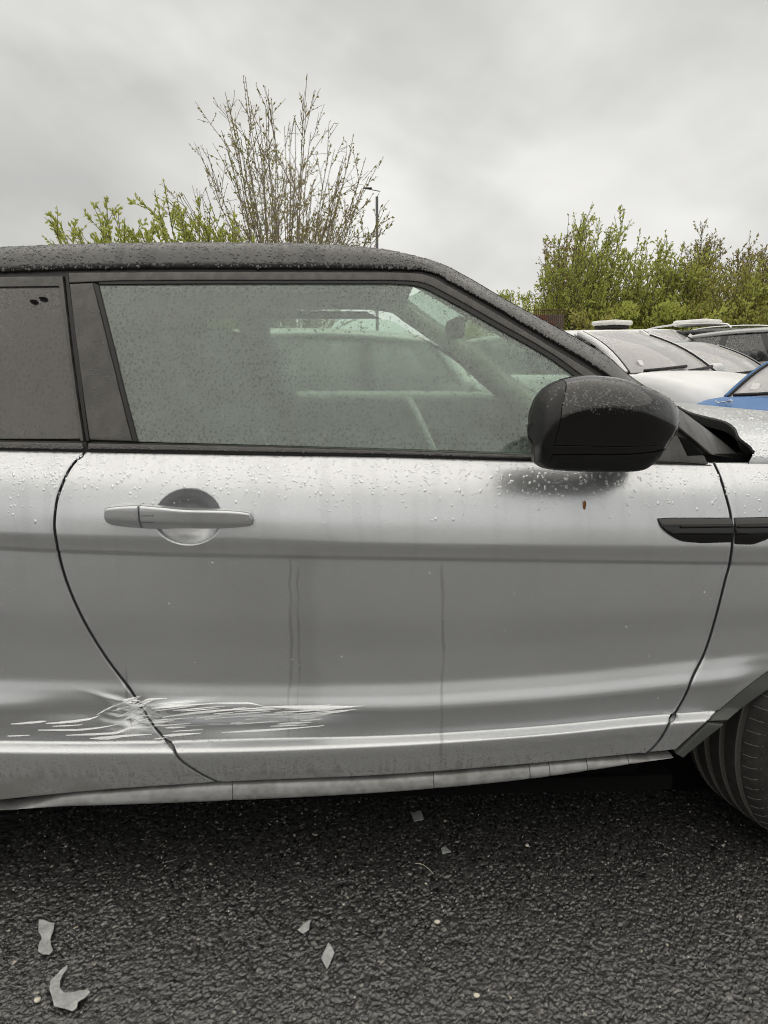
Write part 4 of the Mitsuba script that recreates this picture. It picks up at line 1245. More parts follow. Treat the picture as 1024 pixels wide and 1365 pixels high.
shard('plastic_shard_003', [(397, 1240), (405, 1231), (414, 1226), (412, 1238), (404, 1243)], 'small dull triangular shard left of the diamond shaped one', 0.002, 0, 0.009, tilt=(-0.1, 0.1))
shard('plastic_shard_004', [(548, 1082), (561, 1079), (565, 1092), (552, 1097)], 'square ribbed scrap lying in the shade just under the car sill', 0.002, 0, 0.009, tilt=(0.0, -0.15))
shard('plastic_shard_005', [(588, 1130), (593, 1127), (602, 1135), (590, 1139)], 'tiny grey chip right of and below the square ribbed scrap', 0.002, 0, 0.009)
mat('grit_pale', (0.42, 0.40, 0.36), 0.6); mat('white_stone', (0.62, 0.58, 0.48), 0.55)
for i, (px, py, r_, lb) in enumerate([(50, 1333, 0.0065, 'white pebble just left of the curved shard'), (583, 1229, 0.006, 'white pebble below the centre of the car sill, beyond the shards'), (703, 1127, 0.0055, 'white pebble in the shade below the front of the door'),
                                      (635, 1327, 0.006, 'white pebble on open asphalt near the lower edge of the picture'), (568, 1178, 0.003, 'pale speck of grit beside the thin fibre')]):
    w = at_z(px, py, 0.006)
    m = trimesh.creation.icosphere(2, r_); m.vertices *= [1.1, 0.8, 0.7]
    m.vertices *= 1 + 0.4 * (meshkit.noise(m.vertices * 180 + i * 9)[:, None] - 0.5)
    m.vertices += w
    tag(put('pebble', m, 'white_stone', 50), lb, 'pebble', 'pale pebbles on the asphalt')
gp_, gn_, gr_ = [], [], []
r3 = np.random.default_rng(77)
gxy = np.stack([r3.uniform(-1.05, 1.4, 520), r3.uniform(0.95, 2.1, 520)], 1)
gz_ = 0.0045 + 0.001 * r3.random(520)
gm = []
for (x_, y_), z_ in zip(gxy, gz_):
    g_ = trimesh.creation.icosahedron(); g_.vertices *= r3.uniform(0.0008, 0.0026) * r3.uniform(0.55, 1.3, 3); g_.vertices = g_.vertices @ rotm([0.3, 0.2, 1], r3.uniform(0, 360)).T + [x_, y_, z_]
    gm.append(g_)
put('loose_grit', cat(gm), 'grit_pale', False)
tag('loose_grit', 'fine pale grit scattered over the wet asphalt', 'grit', kind='stuff')
w = at_z(np.array([553, 562, 571, 578]), np.array([1151, 1152, 1158, 1165]), 0.008)
tag(put('thread_fibre', tube(dense(w, 5), 0.0009, 5), 'white_stone', True), 'thin pale fibre curled on the dark asphalt', 'fibre')

# ------------------------------------------------------------------ other cars
def paint(name, col, metallic=0.0, cc=0.9, spec=0.5, rough=0.28):
    def f(p, n, uv, col=col):
        a = fbm(p.x * 3, p.y * 3, p.z * 5, 3)
        return mi.Color3f(*col) * (0.88 + 0.2 * a)
    mat(name, P(f), rough, metallic, spec, cc, 0.95)


paint('white_paint', (0.68, 0.685, 0.69)); paint('teal_silver_paint', (0.42, 0.455, 0.46), 0.4)
paint('blue_paint', (0.06, 0.16, 0.37), 0.1, 0.15, 0.25, 0.4); paint('dark_paint', (0.035, 0.037, 0.04), 0.2); paint('pale_silver_paint', (0.5, 0.5, 0.49), 0.4)

TYPES = {
    'suv': dict(L=4.5, W=1.84, H=1.74, xc=1.15, zc=1.22, xh=0.35, zn=1.0, xr=-1.75, xb=-2.1, zb=1.2),
    'city': dict(L=3.9, W=1.74, H=1.50, xc=0.98, zc=1.03, xh=0.18, zn=0.70, xr=-1.30, xb=-1.80, zb=1.02),
    'mpv': dict(L=4.4, W=1.80, H=1.61, xc=1.28, zc=1.11, xh=0.42, zn=0.92, xr=-1.85, xb=-2.08, zb=1.08),
    'hatch': dict(L=4.0, W=1.74, H=1.50, xc=1.02, zc=1.02, xh=0.20, zn=0.80, xr=-1.35, xb=-1.85, zb=1.02),
    'estate': dict(L=4.6, W=1.80, H=1.56, xc=1.05, zc=1.05, xh=0.18, zn=0.84, xr=-1.80, xb=-2.18, zb=1.04),
}
_built = {}


def car_meshes(t):
    if t in _built: return _built[t]
    p = TYPES[t]; L2, hw, H = p['L'] / 2, p['W'] / 2, p['H']
    out = []
    xs = np.r_[np.linspace(L2, L2 - 0.35, 8), np.linspace(L2 - 0.45, p['xc'] + 0.06, 8), [p['xc'] - 0.02, p['xc'] - 0.06], np.linspace(p['xc'] - 0.3, p['xb'] + 0.1, 12), [p['xb'] + 0.03, p['xb'] - 0.02], np.linspace(p['xb'] - 0.05, -L2, 4)]
    rows = []
    for x in xs:
        fr = np.clip((x - (L2 - 0.5)) / 0.5, 0, 1); rr = np.clip((-x - (L2 - 0.4)) / 0.4, 0, 1)
        w = hw * (1 - 0.30 * fr ** 2.5 - 0.15 * rr ** 2.5)
        cabin = p['xb'] + 0.05 < x < p['xc'] - 0.04
        if x >= p['xc']:
            s = (x - p['xc']) / (L2 - p['xc']); zt = p['zc'] + (p['zn'] - p['zc']) * s ** 1.5 - 0.28 * fr ** 4
        else:
            zt = p['zc'] + (p['zb'] - p['zc']) * np.clip((p['xc'] - x) / (p['xc'] - p['xb']), 0, 1) - 0.1 * rr ** 3
        zb = 0.22 + 0.12 * fr ** 3 + 0.1 * rr ** 3
        c = -0.38 if cabin else 0.035
        sec = [(0, zt + c), (0.5 * w, zt + c * (0.8 if not cabin else 1)), (0.80 * w, zt + (c * 0.35 if not cabin else c)), (0.83 * w, zt + (0.008 if not cabin else -0.01)), (0.89 * w, zt - 0.003), (0.945 * w, zt - 0.03), (0.985 * w, zt - 0.09), (w, zt - 0.2 * (1 - 0.5 * fr)),
               (w, 0.5 * zt), (0.985 * w, zb + 0.08), (0.93 * w, zb), (0, zb)]
        rows.append([(x, y, z) for y, z in sec] + [(x, -y, z) for y, z in sec[::-1]])
    m = grid_mesh(np.array(rows))
    cap0 = np.array(rows[0]); capn = np.array(rows[-1])
    k = len(m.vertices); nn = len(cap0)
    v = np.vstack([m.vertices, cap0.mean(0), capn.mean(0)]); i = np.arange(nn - 1)
    base = (len(rows) - 1) * nn
    f = np.vstack([m.faces, np.stack([i, i + 1, np.full(nn - 1, k)], 1), np.stack([base + i + 1, base + i, np.full(nn - 1, k + 1)], 1)])
    out.append(('body', trimesh.Trimesh(v, f, process=False), 'PAINT', 38))
    wb, wr = 0.83 * hw, 0.64 * hw
    u = np.linspace(-1, 1, 15)

    def arc(x, z, w, bow, dz): return np.stack([x - bow * u ** 2, w * u, z - dz * u ** 2], -1)
    cowl, head = arc(p['xc'], p['zc'] + 0.035, wb, 0.16, 0.03), arc(p['xh'], H - 0.035, wr, 0.07, 0.035)
    rh, rb = arc(p['xr'], H - 0.07, wr, -0.05, 0.03), arc(p['xb'] + 0.04, p['zb'] + 0.03, wb, -0.10, 0.02)
    tt = np.linspace(0, 1, 9)[:, None, None]
    bulge = (np.sin(tt * np.pi) * 0.035)
    wsn = cowl * (1 - tt) + head * tt; wsn[..., 0] += bulge[..., 0]; wsn[..., 2] += bulge[..., 0]
    out.append(('windscreen', grid_mesh(wsn), 'windscreen_glass', True))
    rg = rb * (1 - tt) + rh * tt; out.append(('rear_window', grid_mesh(rg), 'side_glass', True))
    tr = np.linspace(0, 1, 13)[:, None, None]
    rf = head * (1 - tr) + rh * tr; rf[..., 2] += 0.05 * np.sin(tr[..., 0] * np.pi) ** 0.7 * 1.0
    rim = rf.copy(); lowr = rf[:, [0]] + [0, -0.035, -0.03]; lowl = rf[:, [-1]] + [0, 0.035, -0.03]
    rf2 = np.concatenate([lowr, rf, lowl], 1)
    out.append(('roof', grid_mesh(rf2), 'PAINT', True))
    strip = np.array([head + [0.028, 0, -0.028], head + [0.0, 0, 0.004], head + [-0.05, 0, 0.012]])
    out.append(('roof_edge', grid_mesh(strip), 'PAINT', True))
    for s in (0, -1):
        e = wsn[:, s]; sg = -1 if s == 0 else 1
        out.append(('front_pillar', tube(e + [-0.02, sg * 0.012, -0.004], np.linspace(0.038, 0.034, len(e)), 8), 'PAINT', True))
        out.append(('pillar_seal', tube(e + [0.012, -sg * 0.008, 0.006], 0.013, 6), 'rubber', True))
        e2 = rg[:, s]; out.append(('rear_pillar', tube(e2 + [0.03, sg * 0.0, 0], 0.06, 8), 'PAINT', True))
        belt0, belt1 = np.array([p['xc'] - 0.2, sg * hw * 0.865, p['zc'] - 0.005]), np.array([p['xb'] + 0.15, sg * hw * 0.865, p['zb'] - 0.0])
        top0, top1 = head[0 if s == 0 else -1] + [-0.06, sg * 0.03, -0.035], rh[0 if s == 0 else -1] + [0.06, sg * 0.03, -0.03]
        def side(a, b, yo=0.0):
            B0, B1 = belt0 + (belt1 - belt0) * a, belt0 + (belt1 - belt0) * b
            T0, T1 = top0 + (top1 - top0) * a, top0 + (top1 - top0) * b
            q_ = np.linspace(0, 1, 5)[:, None, None]; w_ = np.linspace(0, 1, 5)[None, :, None]
            g = (B0 * (1 - q_) + B1 * q_) * (1 - w_) + (T0 * (1 - q_) + T1 * q_) * w_
            g = g + np.array([0, sg, 0.0]) * (yo + 0.025 * np.sin(w_ * np.pi))
            return grid_mesh(g)
        for a, b in ((0.01, 0.36), (0.40, 0.68), (0.72, 0.97)): out.append(('side_window', side(a, b), 'side_glass', True))
        for a, b in ((0.355, 0.405), (0.675, 0.725)): out.append(('door_pillar', side(a, b, 0.004), 'gloss_black', True))
        cr = np.linspace(0, 1, 10)[:, None]
        out.append(('cant_rail', tube(top0 * (1 - cr) + top1 * cr + np.c_[np.zeros(10), np.zeros(10), 0.045 * np.sin(cr[:, 0] * np.pi)], 0.03, 8), 'PAINT', True))
        mx = rbox((0.13, 0.2, 0.14), 0.045, (p['xc'] - 0.30, sg * (hw + 0.06), p['zc'] + (0.04 if t != 'city' else -0.06)))
        out.append(('wing_mirror', mx, 'PAINT', 40))
        hl = rbox((0.34, 0.30, 0.15), 0.06, (L2 - 0.22, sg * hw * 0.66, p['zn'] - 0.16), rot=rotm([0, 0, 1], -sg * 28))
        out.append(('headlight', hl, 'chrome', 40))
        tl_ = rbox((0.14, 0.16, 0.3), 0.03, (-L2 + 0.12, sg * hw * 0.82, 0.85)); out.append(('tail_light', tl_, 'tail_red', 40))
        for wx in (L2 - 0.85, -L2 + 0.80):
            cyl = trimesh.creation.cylinder(0.315, 0.21, sections=40); cyl.vertices = cyl.vertices @ rotm([1, 0, 0], 90).T + [wx, sg * (hw - 0.085), 0.315]
            out.append(('tyre', cyl, 'tyre_rubber', 30))
            rim_ = trimesh.creation.cylinder(0.21, 0.012, sections=40); rim_.vertices = rim_.vertices @ rotm([1, 0, 0], 90).T + [wx, sg * (hw + 0.024), 0.315]
            out.append(('wheel_rim', rim_, 'alloy', 30))
    # cowl, wipers
    cs = np.array([cowl + [0.075, 0, -0.028], cowl + [0.05, 0, -0.016], cowl + [-0.01, 0, 0.004]])
    out.append(('cowl', grid_mesh(cs), 'rubber', True))
    for y0, y1 in ((-0.62, -0.02), (-0.05, 0.58)):
        a_ = np.array([np.interp([y], cowl[:, 1], cowl[:, 0])[0] + 0.045 for y in np.linspace(y0, y1, 6)])
        pth = np.stack([a_ - np.linspace(0.0, 0.06, 6), np.linspace(y0, y1, 6), p['zc'] + np.linspace(0.03, 0.075, 6)], 1)
        out.append(('wiper', tube(pth, 0.017, 6), 'rubber', True))
    out.append(('grille', rbox((0.06, 0.9, 0.16), 0.02, (L2 - 0.02, 0, 0.55)), 'gloss_black', 40))
    out.append(('number_plate', rbox((0.02, 0.50, 0.11), 0.005, (L2 + 0.012, 0, 0.40)), 'white_plastic', 30))
    dsh = np.array([cowl + [-0.03, 0, -0.04], cowl + [-0.35, 0, 0.0], cowl + [-0.45, 0, -0.15], cowl + [-0.5, 0, -0.4]])
    out.append(('dashboard', grid_mesh(dsh), 'trim_dark', True))
    for sy in (-0.36, 0.36):
        out.append(('seat', cat([rbox((0.16, 0.46, 0.6), 0.06, (-0.1, sy, p['zc'] - 0.1), rot=rotm([0, 1, 0], -14)), rbox((0.1, 0.25, 0.18), 0.04, (-0.2, sy, p['zc'] + 0.28))]), 'seat_grey', 40))
    out.append(('windscreen__sticker', rbox((0.012, 0.07, 0.07), 0.004, wsn[1, 2] + [-0.02, 0, 0.02], rot=rotm([0, 1, 0], -40)), 'white_plastic', 30))
    _built[t] = [(n, mikit.ply(m, None, s), b) for n, m, b, s in out]
    return _built[t]


mat('tail_red', (0.4, 0.02, 0.02), 0.2, 0, 0.5, 1.0)
ncar = [0]


def place_car(t, px, py_unused, dist, heading, paint_name, label, zoff=0.0, group='cars standing in the car park', xy=None):
    """heading: degrees, the way the car's front points in the ground plane."""
    ncar[0] += 1
    key = f'parked_car_{ncar[0]:03d}'
    if xy is None:
        d = ray(px, 490); d = d / np.hypot(d[0], d[1])
        fx = (TYPES[t]['xc'] + TYPES[t]['xh']) / 2      # px, dist: where the middle of the windscreen stands
        xy = (d[0] * dist - fx * math.cos(math.radians(heading)), d[1] * dist - fx * math.sin(math.radians(heading)))
    tw_ = T().translate([xy[0], xy[1], float(ground_z(xy[0], xy[1])) + zoff]).rotate([0, 0, 1], heading)
    for name, d, b in car_meshes(t):
        k = f'{key}__{name}'; base, i = k, 0
        while k in scene: i += 1; k = f'{base}_{i:03d}'
        scene[k] = {**d, 'bsdf': {'type': 'ref', 'id': paint_name if b == 'PAINT' else b}, 'to_world': tw_}
    tag(key, label, 'car', group)
    return key, tw_


H0 = -60
c1, tw1 = place_car('mpv', 870, 0, 8.0, H0, 'white_paint', 'white people carrier with pale reflecting windscreen just behind the folded mirror')
c2, tw2 = place_car('hatch', 970, 0, 10.2, H0 + 2, 'teal_silver_paint', 'pale grey car with greenish windscreen and roof aerial right of the white people carrier')
c3, tw3 = place_car('city', 1112, 0, 6.7, 212, 'blue_paint', 'blue hatchback with black wipers beyond the silver bonnet, nose towards the silver car', zoff=-0.05)
c4, tw4 = place_car('suv', 1050, 0, 12.6, H0 - 4, 'dark_paint', 'dark tall car with roof rails and a pale roof box in the far row')
c5, tw5 = place_car('suv', 1160, 0, 12.0, H0, 'pale_silver_paint', 'silver estate car at the picture edge behind the blue hatchback')
c6, tw6 = place_car('suv', 914, 0, 12.8, H0 - 2, 'white_paint', 'white people carrier half hidden behind the nearer white one, its roof just showing')
place_car('estate', 0, 0, 0, 183, 'pale_silver_paint', 'silver estate car parked alongside on the far side, seen through both side windows', xy=(-1.1, 6.2))
# behind the photographer, mirrored in the black mirror cap
place_car('hatch', 0, 0, 0, 95, 'white_paint', 'white hatchback parked across the aisle behind the photographer, seen reflected in the mirror cap', xy=(1.6, -6.2))
place_car('mpv', 0, 0, 0, 88, 'dark_paint', 'dark people carrier parked across the aisle behind the photographer, left of the white hatchback', xy=(-1.2, -6.4))
place_car('estate', 0, 0, 0, 92, 'pale_silver_paint', 'silver estate car parked across the aisle behind the photographer, right of the white hatchback', xy=(4.4, -6.6))

p_ = TYPES['mpv']
scene[c2 + '__aerial'] = {**mikit.ply(tube([(0.10, 0.0, 1.50), (-0.2, 0.0, 1.66)], [0.012, 0.004], 6), 'rubber', True), 'to_world': tw2}
for s in (-1, 1):
    k = c4 + '__roof_rail' + ('' if s < 0 else '_001')
    scene[k] = {**mikit.ply(tube(dense([(0.1, s * 0.55, 1.71), (0.0, s * 0.56, 1.775), (-0.9, s * 0.57, 1.81), (-1.55, s * 0.56, 1.76), (-1.65, s * 0.55, 1.70)], 5), 0.017, 8), 'chrome', True), 'to_world': tw4}
bx = rbox((0.7, 0.5, 0.11), 0.052, (-1.0, 0.05, 1.86))
bx.vertices[:, 2] -= 0.10 * np.clip(bx.vertices[:, 0] - 0.0 + 0.85 - 0.2, 0, 1)
tag(put('roof_box', bx, 'white_plastic', 40, tw_=tw4), 'pale roof box carried on the dark tall car', 'roof box')
bx = cat([rbox((0.6, 0.5, 0.09), 0.042, (-0.9, 0, 1.88))])
put('roof_pod__lid', bx, 'white_plastic', 40, tw_=tw6)
put('roof_pod__tray', rbox((0.5, 0.42, 0.08), 0.03, (-0.9, 0, 1.81)), 'rubber', 40, tw_=tw6)
tag('roof_pod', 'small white roof box with black underside on the half hidden white people carrier', 'roof box')
# chrome beast emblem on the blue bonnet: a rampant figure built of tapered strokes
em = []
for pts in ([(0, 0), (0.02, 0.03), (0.05, 0.05), (0.08, 0.09)], [(0.05, 0.05), (0.075, 0.04), (0.09, 0.03)], [(0.02, 0.03), (0.045, 0.015), (0.05, -0.005)], [(0.075, 0.085), (0.098, 0.098), (0.105, 0.085)], [(0.065, 0.07), (0.09, 0.065)], [(0, 0), (-0.02, 0.02), (-0.025, 0.05)]):
    a_ = dense(pts, 4); em.append(tube(np.stack([1.285 + 0.35 * a_[:, 1], a_[:, 0] * 1.15 - 0.53, 1.006 - 0.02 * a_[:, 0] + 0.30 * a_[:, 1]], 1), 0.0065, 6))
scene[c3 + '__bonnet_emblem'] = {**mikit.ply(cat(em), 'chrome', True), 'to_world': tw3}

# ------------------------------------------------------------------ trees
def bark(name, col): mat(name, col, 0.85, 0, 0.2)


bark('bark_twig', (0.27, 0.235, 0.19)); bark('bark_grey', (0.11, 0.095, 0.075)); bark('bark_red', (0.10, 0.065, 0.045))


def leafmat(name, c1, c2):
    def f(p, n, uv):
        a = mikit.cell_rand(p.x * 14, p.y * 14, p.z * 14)
        b = fbm(p.x * 0.9, p.y * 0.9, p.z * 0.9, 2)
        return mix(c1, c2, dr.clip(0.45 * a + 0.7 * (b - 0.25), 0, 1))
    scene[name] = {'type': 'principledthin', 'base_color': P(f), 'roughness': 0.55, 'diff_trans': 0.8, 'spec_trans': 0.0}


leafmat('leaf_spring', (0.36, 0.41, 0.09), (0.66, 0.69, 0.21)); leafmat('leaf_olive', (0.31, 0.315, 0.085), (0.56, 0.51, 0.18)); leafmat('leaf_bud', (0.30, 0.31, 0.10), (0.46, 0.34, 0.18))


def make_tree(key, base, height, spread_, seed, leaves, leaf_size, leaf, bark_, stems=5, lean=(0.0, 0.0), up=0.75, levels=4, leaf_low=0.0, label='', catg='tree', group=None, kids=(5, 7), r0=0.05, side=1.0, tip_only=False, flut=0.35, wig=0.10, klen=(0.38, 0.62), dome=0):
    r_ = np.random.default_rng(seed)
    branches, tips = [], []
    sc_ = height

    def grow(p, d, ln, rad, lv):
        n = 7 if lv < 2 else 5
        pts = [p]; q_ = p.copy(); dd_ = d.copy()
        for i in range(n):
            dd_ = dd_ + r_.normal(0, wig + 0.03 * lv, 3) + np.array([lean[0], lean[1], up * 0.10]) * 0.6
            dd_ /= np.linalg.norm(dd_)
            q_ = q_ + dd_ * ln / n; pts.append(q_.copy())
        pts = np.array(pts)
        if pts[-1][2] > base[2] + 0.05:
            pq = pts if lv < 2 else pts[[0, 2, 4, 5]] if lv == 2 else pts[[0, 3, 5]]
            branches.append((pq, np.linspace(rad, rad * (0.35 if lv < levels else 0.4), len(pq)), lv))
        if lv >= levels - 1: tips.append(pts)
        if lv < levels:
            for k in range(r_.integers(*kids)):
                t = r_.uniform(0.22 if lv else 0.25, 1.0); j = int(t * n); f = t * n - j
                a_ = pts[j] * (1 - f) + pts[min(j + 1, n)] * f
                tang = pts[min(j + 1, n)] - pts[j] if j < n else pts[n] - pts[n - 1]
                tang = tang / (np.linalg.norm(tang) + 1e-9)
                s_ = r_.normal(0, 1, 3); s_ -= tang * (s_ @ tang); s_ /= np.linalg.norm(s_)
                nd = tang * r_.uniform(0.6, 1.0) + s_ * r_.uniform(0.45, 0.85) * side + np.array([0, 0, 0.25 * up])
                nd /= np.linalg.norm(nd)
                grow(a_, nd, ln * r_.uniform(*klen) * (1.15 - 0.5 * t), rad * (1 - 0.6 * t) * 0.6, lv + 1)

    for s in range(stems):
        a_ = 2 * np.pi * (s + r_.random()) / stems
        s_f = spread_ * (1.0 if stems < 16 else math.sqrt((s + 0.5) / stems) * 1.5); a_ = a_ if stems < 16 else s * 2.39996
        d = np.array([math.cos(a_) * s_f, math.sin(a_) * s_f, 1.0]); d /= np.linalg.norm(d)
        grow(np.array(base, float) + [0.12 * math.cos(a_), 0.12 * math.sin(a_), -0.05], d, sc_ * (r_.uniform(0.62, 0.85) if stems < 16 else r_.uniform(0.68, 0.80) - 0.10 * s / stems), r0 * r_.uniform(0.7, 1.1), 0)
    zmax = np.concatenate([p[:, 2] for p, _, _ in branches]).max() - base[2]
    kk = height / zmax; b_ = np.array(base, float)
    branches = [((p - b_) * kk + b_, r, lv) for p, r, lv in branches]; tips = [(p - b_) * kk + b_ for p in tips]
    if dome:        # an even rounded crown: no stem far above its neighbours
        allp = np.concatenate([p for p, _, _ in branches]); lx = allp[:, 0] - b_[0]; ed = np.linspace(-dome, dome, 15); cen = (ed[1:] + ed[:-1]) / 2
        mx = np.array([max([0.3] + list(allp[(lx >= a) & (lx < b), 2] - b_[2])) for a, b in zip(ed[:-1], ed[1:])])
        tgt = height * 0.88 * (1 - 0.42 * np.abs(cen / dome) ** 3) * r_.uniform(0.94, 1.0, 14)
        fac = np.clip(tgt / mx, 0.7, 1.35)

        def warp_(p):
            f = np.interp(p[:, 0] - b_[0], cen, fac)
            q = p.copy(); q[:, 2] = b_[2] + (p[:, 2] - b_[2]) * f; return q
        branches = [(warp_(p), r, lv) for p, r, lv in branches]; tips = [warp_(p) for p in tips]
    ms = [tube(p, np.maximum(r, 0.0045 if lv > 1 else 0.007), 5 if lv < 2 else 3, False) for p, r, lv in branches]
    put(key + '__trunk', cat(ms), bark_, True)
    # leaves: folded two-quad blades along the twigs
    T_ = np.array([t for t in tips if len(t) == 6] or [t[:6] for t in tips])
    ti = r_.integers(0, len(T_), leaves); u = r_.uniform(0.1, 1.0, leaves) * 4.999
    i = u.astype(int); f = (u - i)[:, None]
    pos = T_[ti, i] * (1 - f) + T_[ti, i + 1] * f + r_.normal(0, leaf_size * flut, (leaves, 3))
    keep = pos[:, 2] > base[2] + leaf_low
    dirn = T_[ti, i + 1] - T_[ti, i]; dirn /= np.linalg.norm(dirn, axis=1, keepdims=True) + 1e-9
    dirn = dirn + r_.normal(0, 0.55, (leaves, 3)); dirn /= np.linalg.norm(dirn, axis=1, keepdims=True)
    sd = np.cross(dirn, r_.normal(0, 1, (leaves, 3))); sd /= np.linalg.norm(sd, axis=1, keepdims=True)
    nr = np.cross(dirn, sd)
    pos, dirn, sd, nr = pos[keep], dirn[keep], sd[keep], nr[keep]
    L_ = leaf_size * r_.uniform(0.5, 1.25, len(pos))[:, None]
    v = np.stack([pos, pos + dirn * L_ * 0.5 + sd * L_ * 0.26 + nr * L_ * 0.05, pos + dirn * L_, pos + dirn * L_ * 0.5 - sd * L_ * 0.26 + nr * L_ * 0.05], 1)
    f = np.array([[0, 1, 2], [0, 2, 3]])
    k = len(pos)
    put(key + '__crown', trimesh.Trimesh(v.reshape(-1, 3), (f[None] + (np.arange(k) * 4)[:, None, None]).reshape(-1, 3), process=False), leaf, False)
    tag(key, label, catg, group)


def gpos(px, dist):
    d = ray(px, 490); d = d / np.hypot(d[0], d[1])
    x, y = d[0] * dist, d[1] * dist
    return np.array([x, y, float(ground_z(x, y))])


def htop(px, py, dist):
    g = gpos(px, dist); d = ray(px, py); return float((CAM + d * (dist / np.hypot(d[0], d[1])))[2] - g[2])


GL, GR = 'trees beyond the roof of the silver car', 'trees beyond the parked cars'
def fan_tree(key, base, H, R, n, seed, leaves, leaf_size, leaf, bark_, label, catg='tree', lean=0.0, twigs=9, flat=0.45, low=0.35, leaf_from=0.25, crown_low=None, r0=0.016, sub=2, group=None):
    """A multi-stemmed tree: slim stems fan out from one stool, their tips on a rounded dome, side twigs all along."""
    r_ = np.random.default_rng(seed); base = np.array(base, float)
    br, tw_s = [], []
    for k in range(n):
        a = r_.uniform(0, 2 * np.pi); q = math.sqrt(r_.random()) * 0.99
        ex, ey = q * math.cos(a), q * math.sin(a)
        tip = np.array([R * ex + lean * H * 0.5, 0.8 * R * ey, H * (flat + (1 - flat) * math.sqrt(max(1 - q * q, 0))) * r_.uniform(0.80, 1.0)])
        p0 = np.array([0.10 * ex, 0.10 * ey, 0.0])
        t = np.linspace(0, 1, 8)[:, None]
        mid = p0 + (tip - p0) * [0.34, 0.34, 0.5]
        p = p0 * (1 - t) ** 2 + 2 * mid * t * (1 - t) + tip * t ** 2
        p[1:-1] += r_.normal(0, 0.022 * H / 6, (6, 3))
        br.append((p + base, np.linspace(r0 * r_.uniform(0.8, 1.3), 0.005, 8), 5))
        tw_s.append(p[4:] + base)
        for i in range(twigs):
            u = r_.uniform(0.28, 0.97); f = u * 7; m = int(f); s0 = p[m] + (p[m + 1] - p[m]) * (f - m)
            dd_ = p[m + 1] - p[m]; dd_ /= np.linalg.norm(dd_)
            sd = r_.normal(0, 1, 3); sd -= dd_ * (sd @ dd_); sd /= np.linalg.norm(sd)
            L_ = H * r_.uniform(0.06, 0.17) * (1.25 - 0.6 * u)
            d1 = dd_ * 0.85 + sd * r_.uniform(0.4, 0.75); d1 /= np.linalg.norm(d1)
            w = np.linspace(0, 1, 4)[:, None]
            tp = s0 + d1 * L_ * w + np.array([0, 0, 0.12 * L_]) * w ** 2 + r_.normal(0, 0.015 * L_, (4, 3))
            br.append((tp + base, np.linspace(0.0065, 0.0035, 4), 3)); tw_s.append(tp + base)
            for _ in range(sub):
                v = r_.uniform(0.3, 0.9); s1 = s0 + d1 * L_ * v
                d2 = d1 * 0.8 + r_.normal(0, 0.4, 3); d2 /= np.linalg.norm(d2)
                t2 = s1 + d2 * L_ * r_.uniform(0.3, 0.55) * np.linspace(0, 1, 3)[:, None]
                br.append((t2 + base, np.array([0.0045, 0.004, 0.003]), 3)); tw_s.append(t2 + base)
    put(key + '__trunk', cat([tube(p, r, sd, False) for p, r, sd in br]), bark_, True)
    pos, dr_ = [], []
    T4 = tw_s
    ln = np.array([np.linalg.norm(t[-1] - t[0]) for t in T4]); pr = ln / ln.sum()
    ch = r_.choice(len(T4), leaves, p=pr)
    for c_ in ch:
        t = T4[c_]; f = r_.uniform(0.08, 0.999) * (len(t) - 1); m = int(f)
        pos.append(t[m] + (t[m + 1] - t[m]) * (f - m)); dr_.append(t[m + 1] - t[m])
    pos, dr_ = np.array(pos), np.array(dr_)
    if crown_low is not None:      # buds open low in the crown first
        hgt = (pos[:, 2] - base[2]) / H; k = r_.random(len(pos)) < np.clip(1.15 - crown_low * hgt, 0.18, 1); pos, dr_ = pos[k], dr_[k]
    dr_ /= np.linalg.norm(dr_, axis=1, keepdims=True) + 1e-9
    dr_ = dr_ + r_.normal(0, 0.5, dr_.shape); dr_ /= np.linalg.norm(dr_, axis=1, keepdims=True)
    sd = np.cross(dr_, r_.normal(0, 1, dr_.shape)); sd /= np.linalg.norm(sd, axis=1, keepdims=True); nr = np.cross(dr_, sd)
    L_ = leaf_size * r_.uniform(0.5, 1.3, len(pos))[:, None]
    v = np.stack([pos, pos + dr_ * L_ * 0.5 + sd * L_ * 0.24 + nr * L_ * 0.06, pos + dr_ * L_, pos + dr_ * L_ * 0.5 - sd * L_ * 0.24 + nr * L_ * 0.06], 1)
    f = np.array([[0, 1, 2], [0, 2, 3]]); k = len(pos)
    put(key + '__crown', trimesh.Trimesh(v.reshape(-1, 3), (f[None] + (np.arange(k) * 4)[:, None, None]).reshape(-1, 3), process=False), leaf, False)
    tag(key, label, catg, group or GL)


fan_tree('bare_tree', gpos(384, 13), htop(400, 86, 13), 2.0, 64, 5, 21000, 0.058, 'leaf_bud', 'bark_twig', 'tall sparse budding tree fanning out above the middle of the silver car roof', crown_low=0.9, r0=0.012)
fan_tree('spring_shrub', gpos(268, 12), htop(250, 236, 12), 1.2, 46, 6, 15000, 0.075, 'leaf_spring', 'bark_grey', 'fresh green bush rising above the roof directly left of the tall sparse tree', 'bush', -0.16, 8, 0.5, sub=1)
fan_tree('spring_shrub_001', gpos(175, 12.3), htop(165, 250, 12.3), 1.25, 46, 7, 13000, 0.075, 'leaf_spring', 'bark_grey', 'low fresh green bush at the left end of the greenery above the roof', 'bush', -0.2, 8, 0.35, sub=1)
fan_tree('spring_shrub_002', gpos(318, 11.5), htop(318, 290, 11.5), 0.9, 30, 8, 8000, 0.075, 'leaf_spring', 'bark_grey', 'small green bush tucked under the tall sparse tree', 'bush', -0.05, 8, 0.6, sub=1)

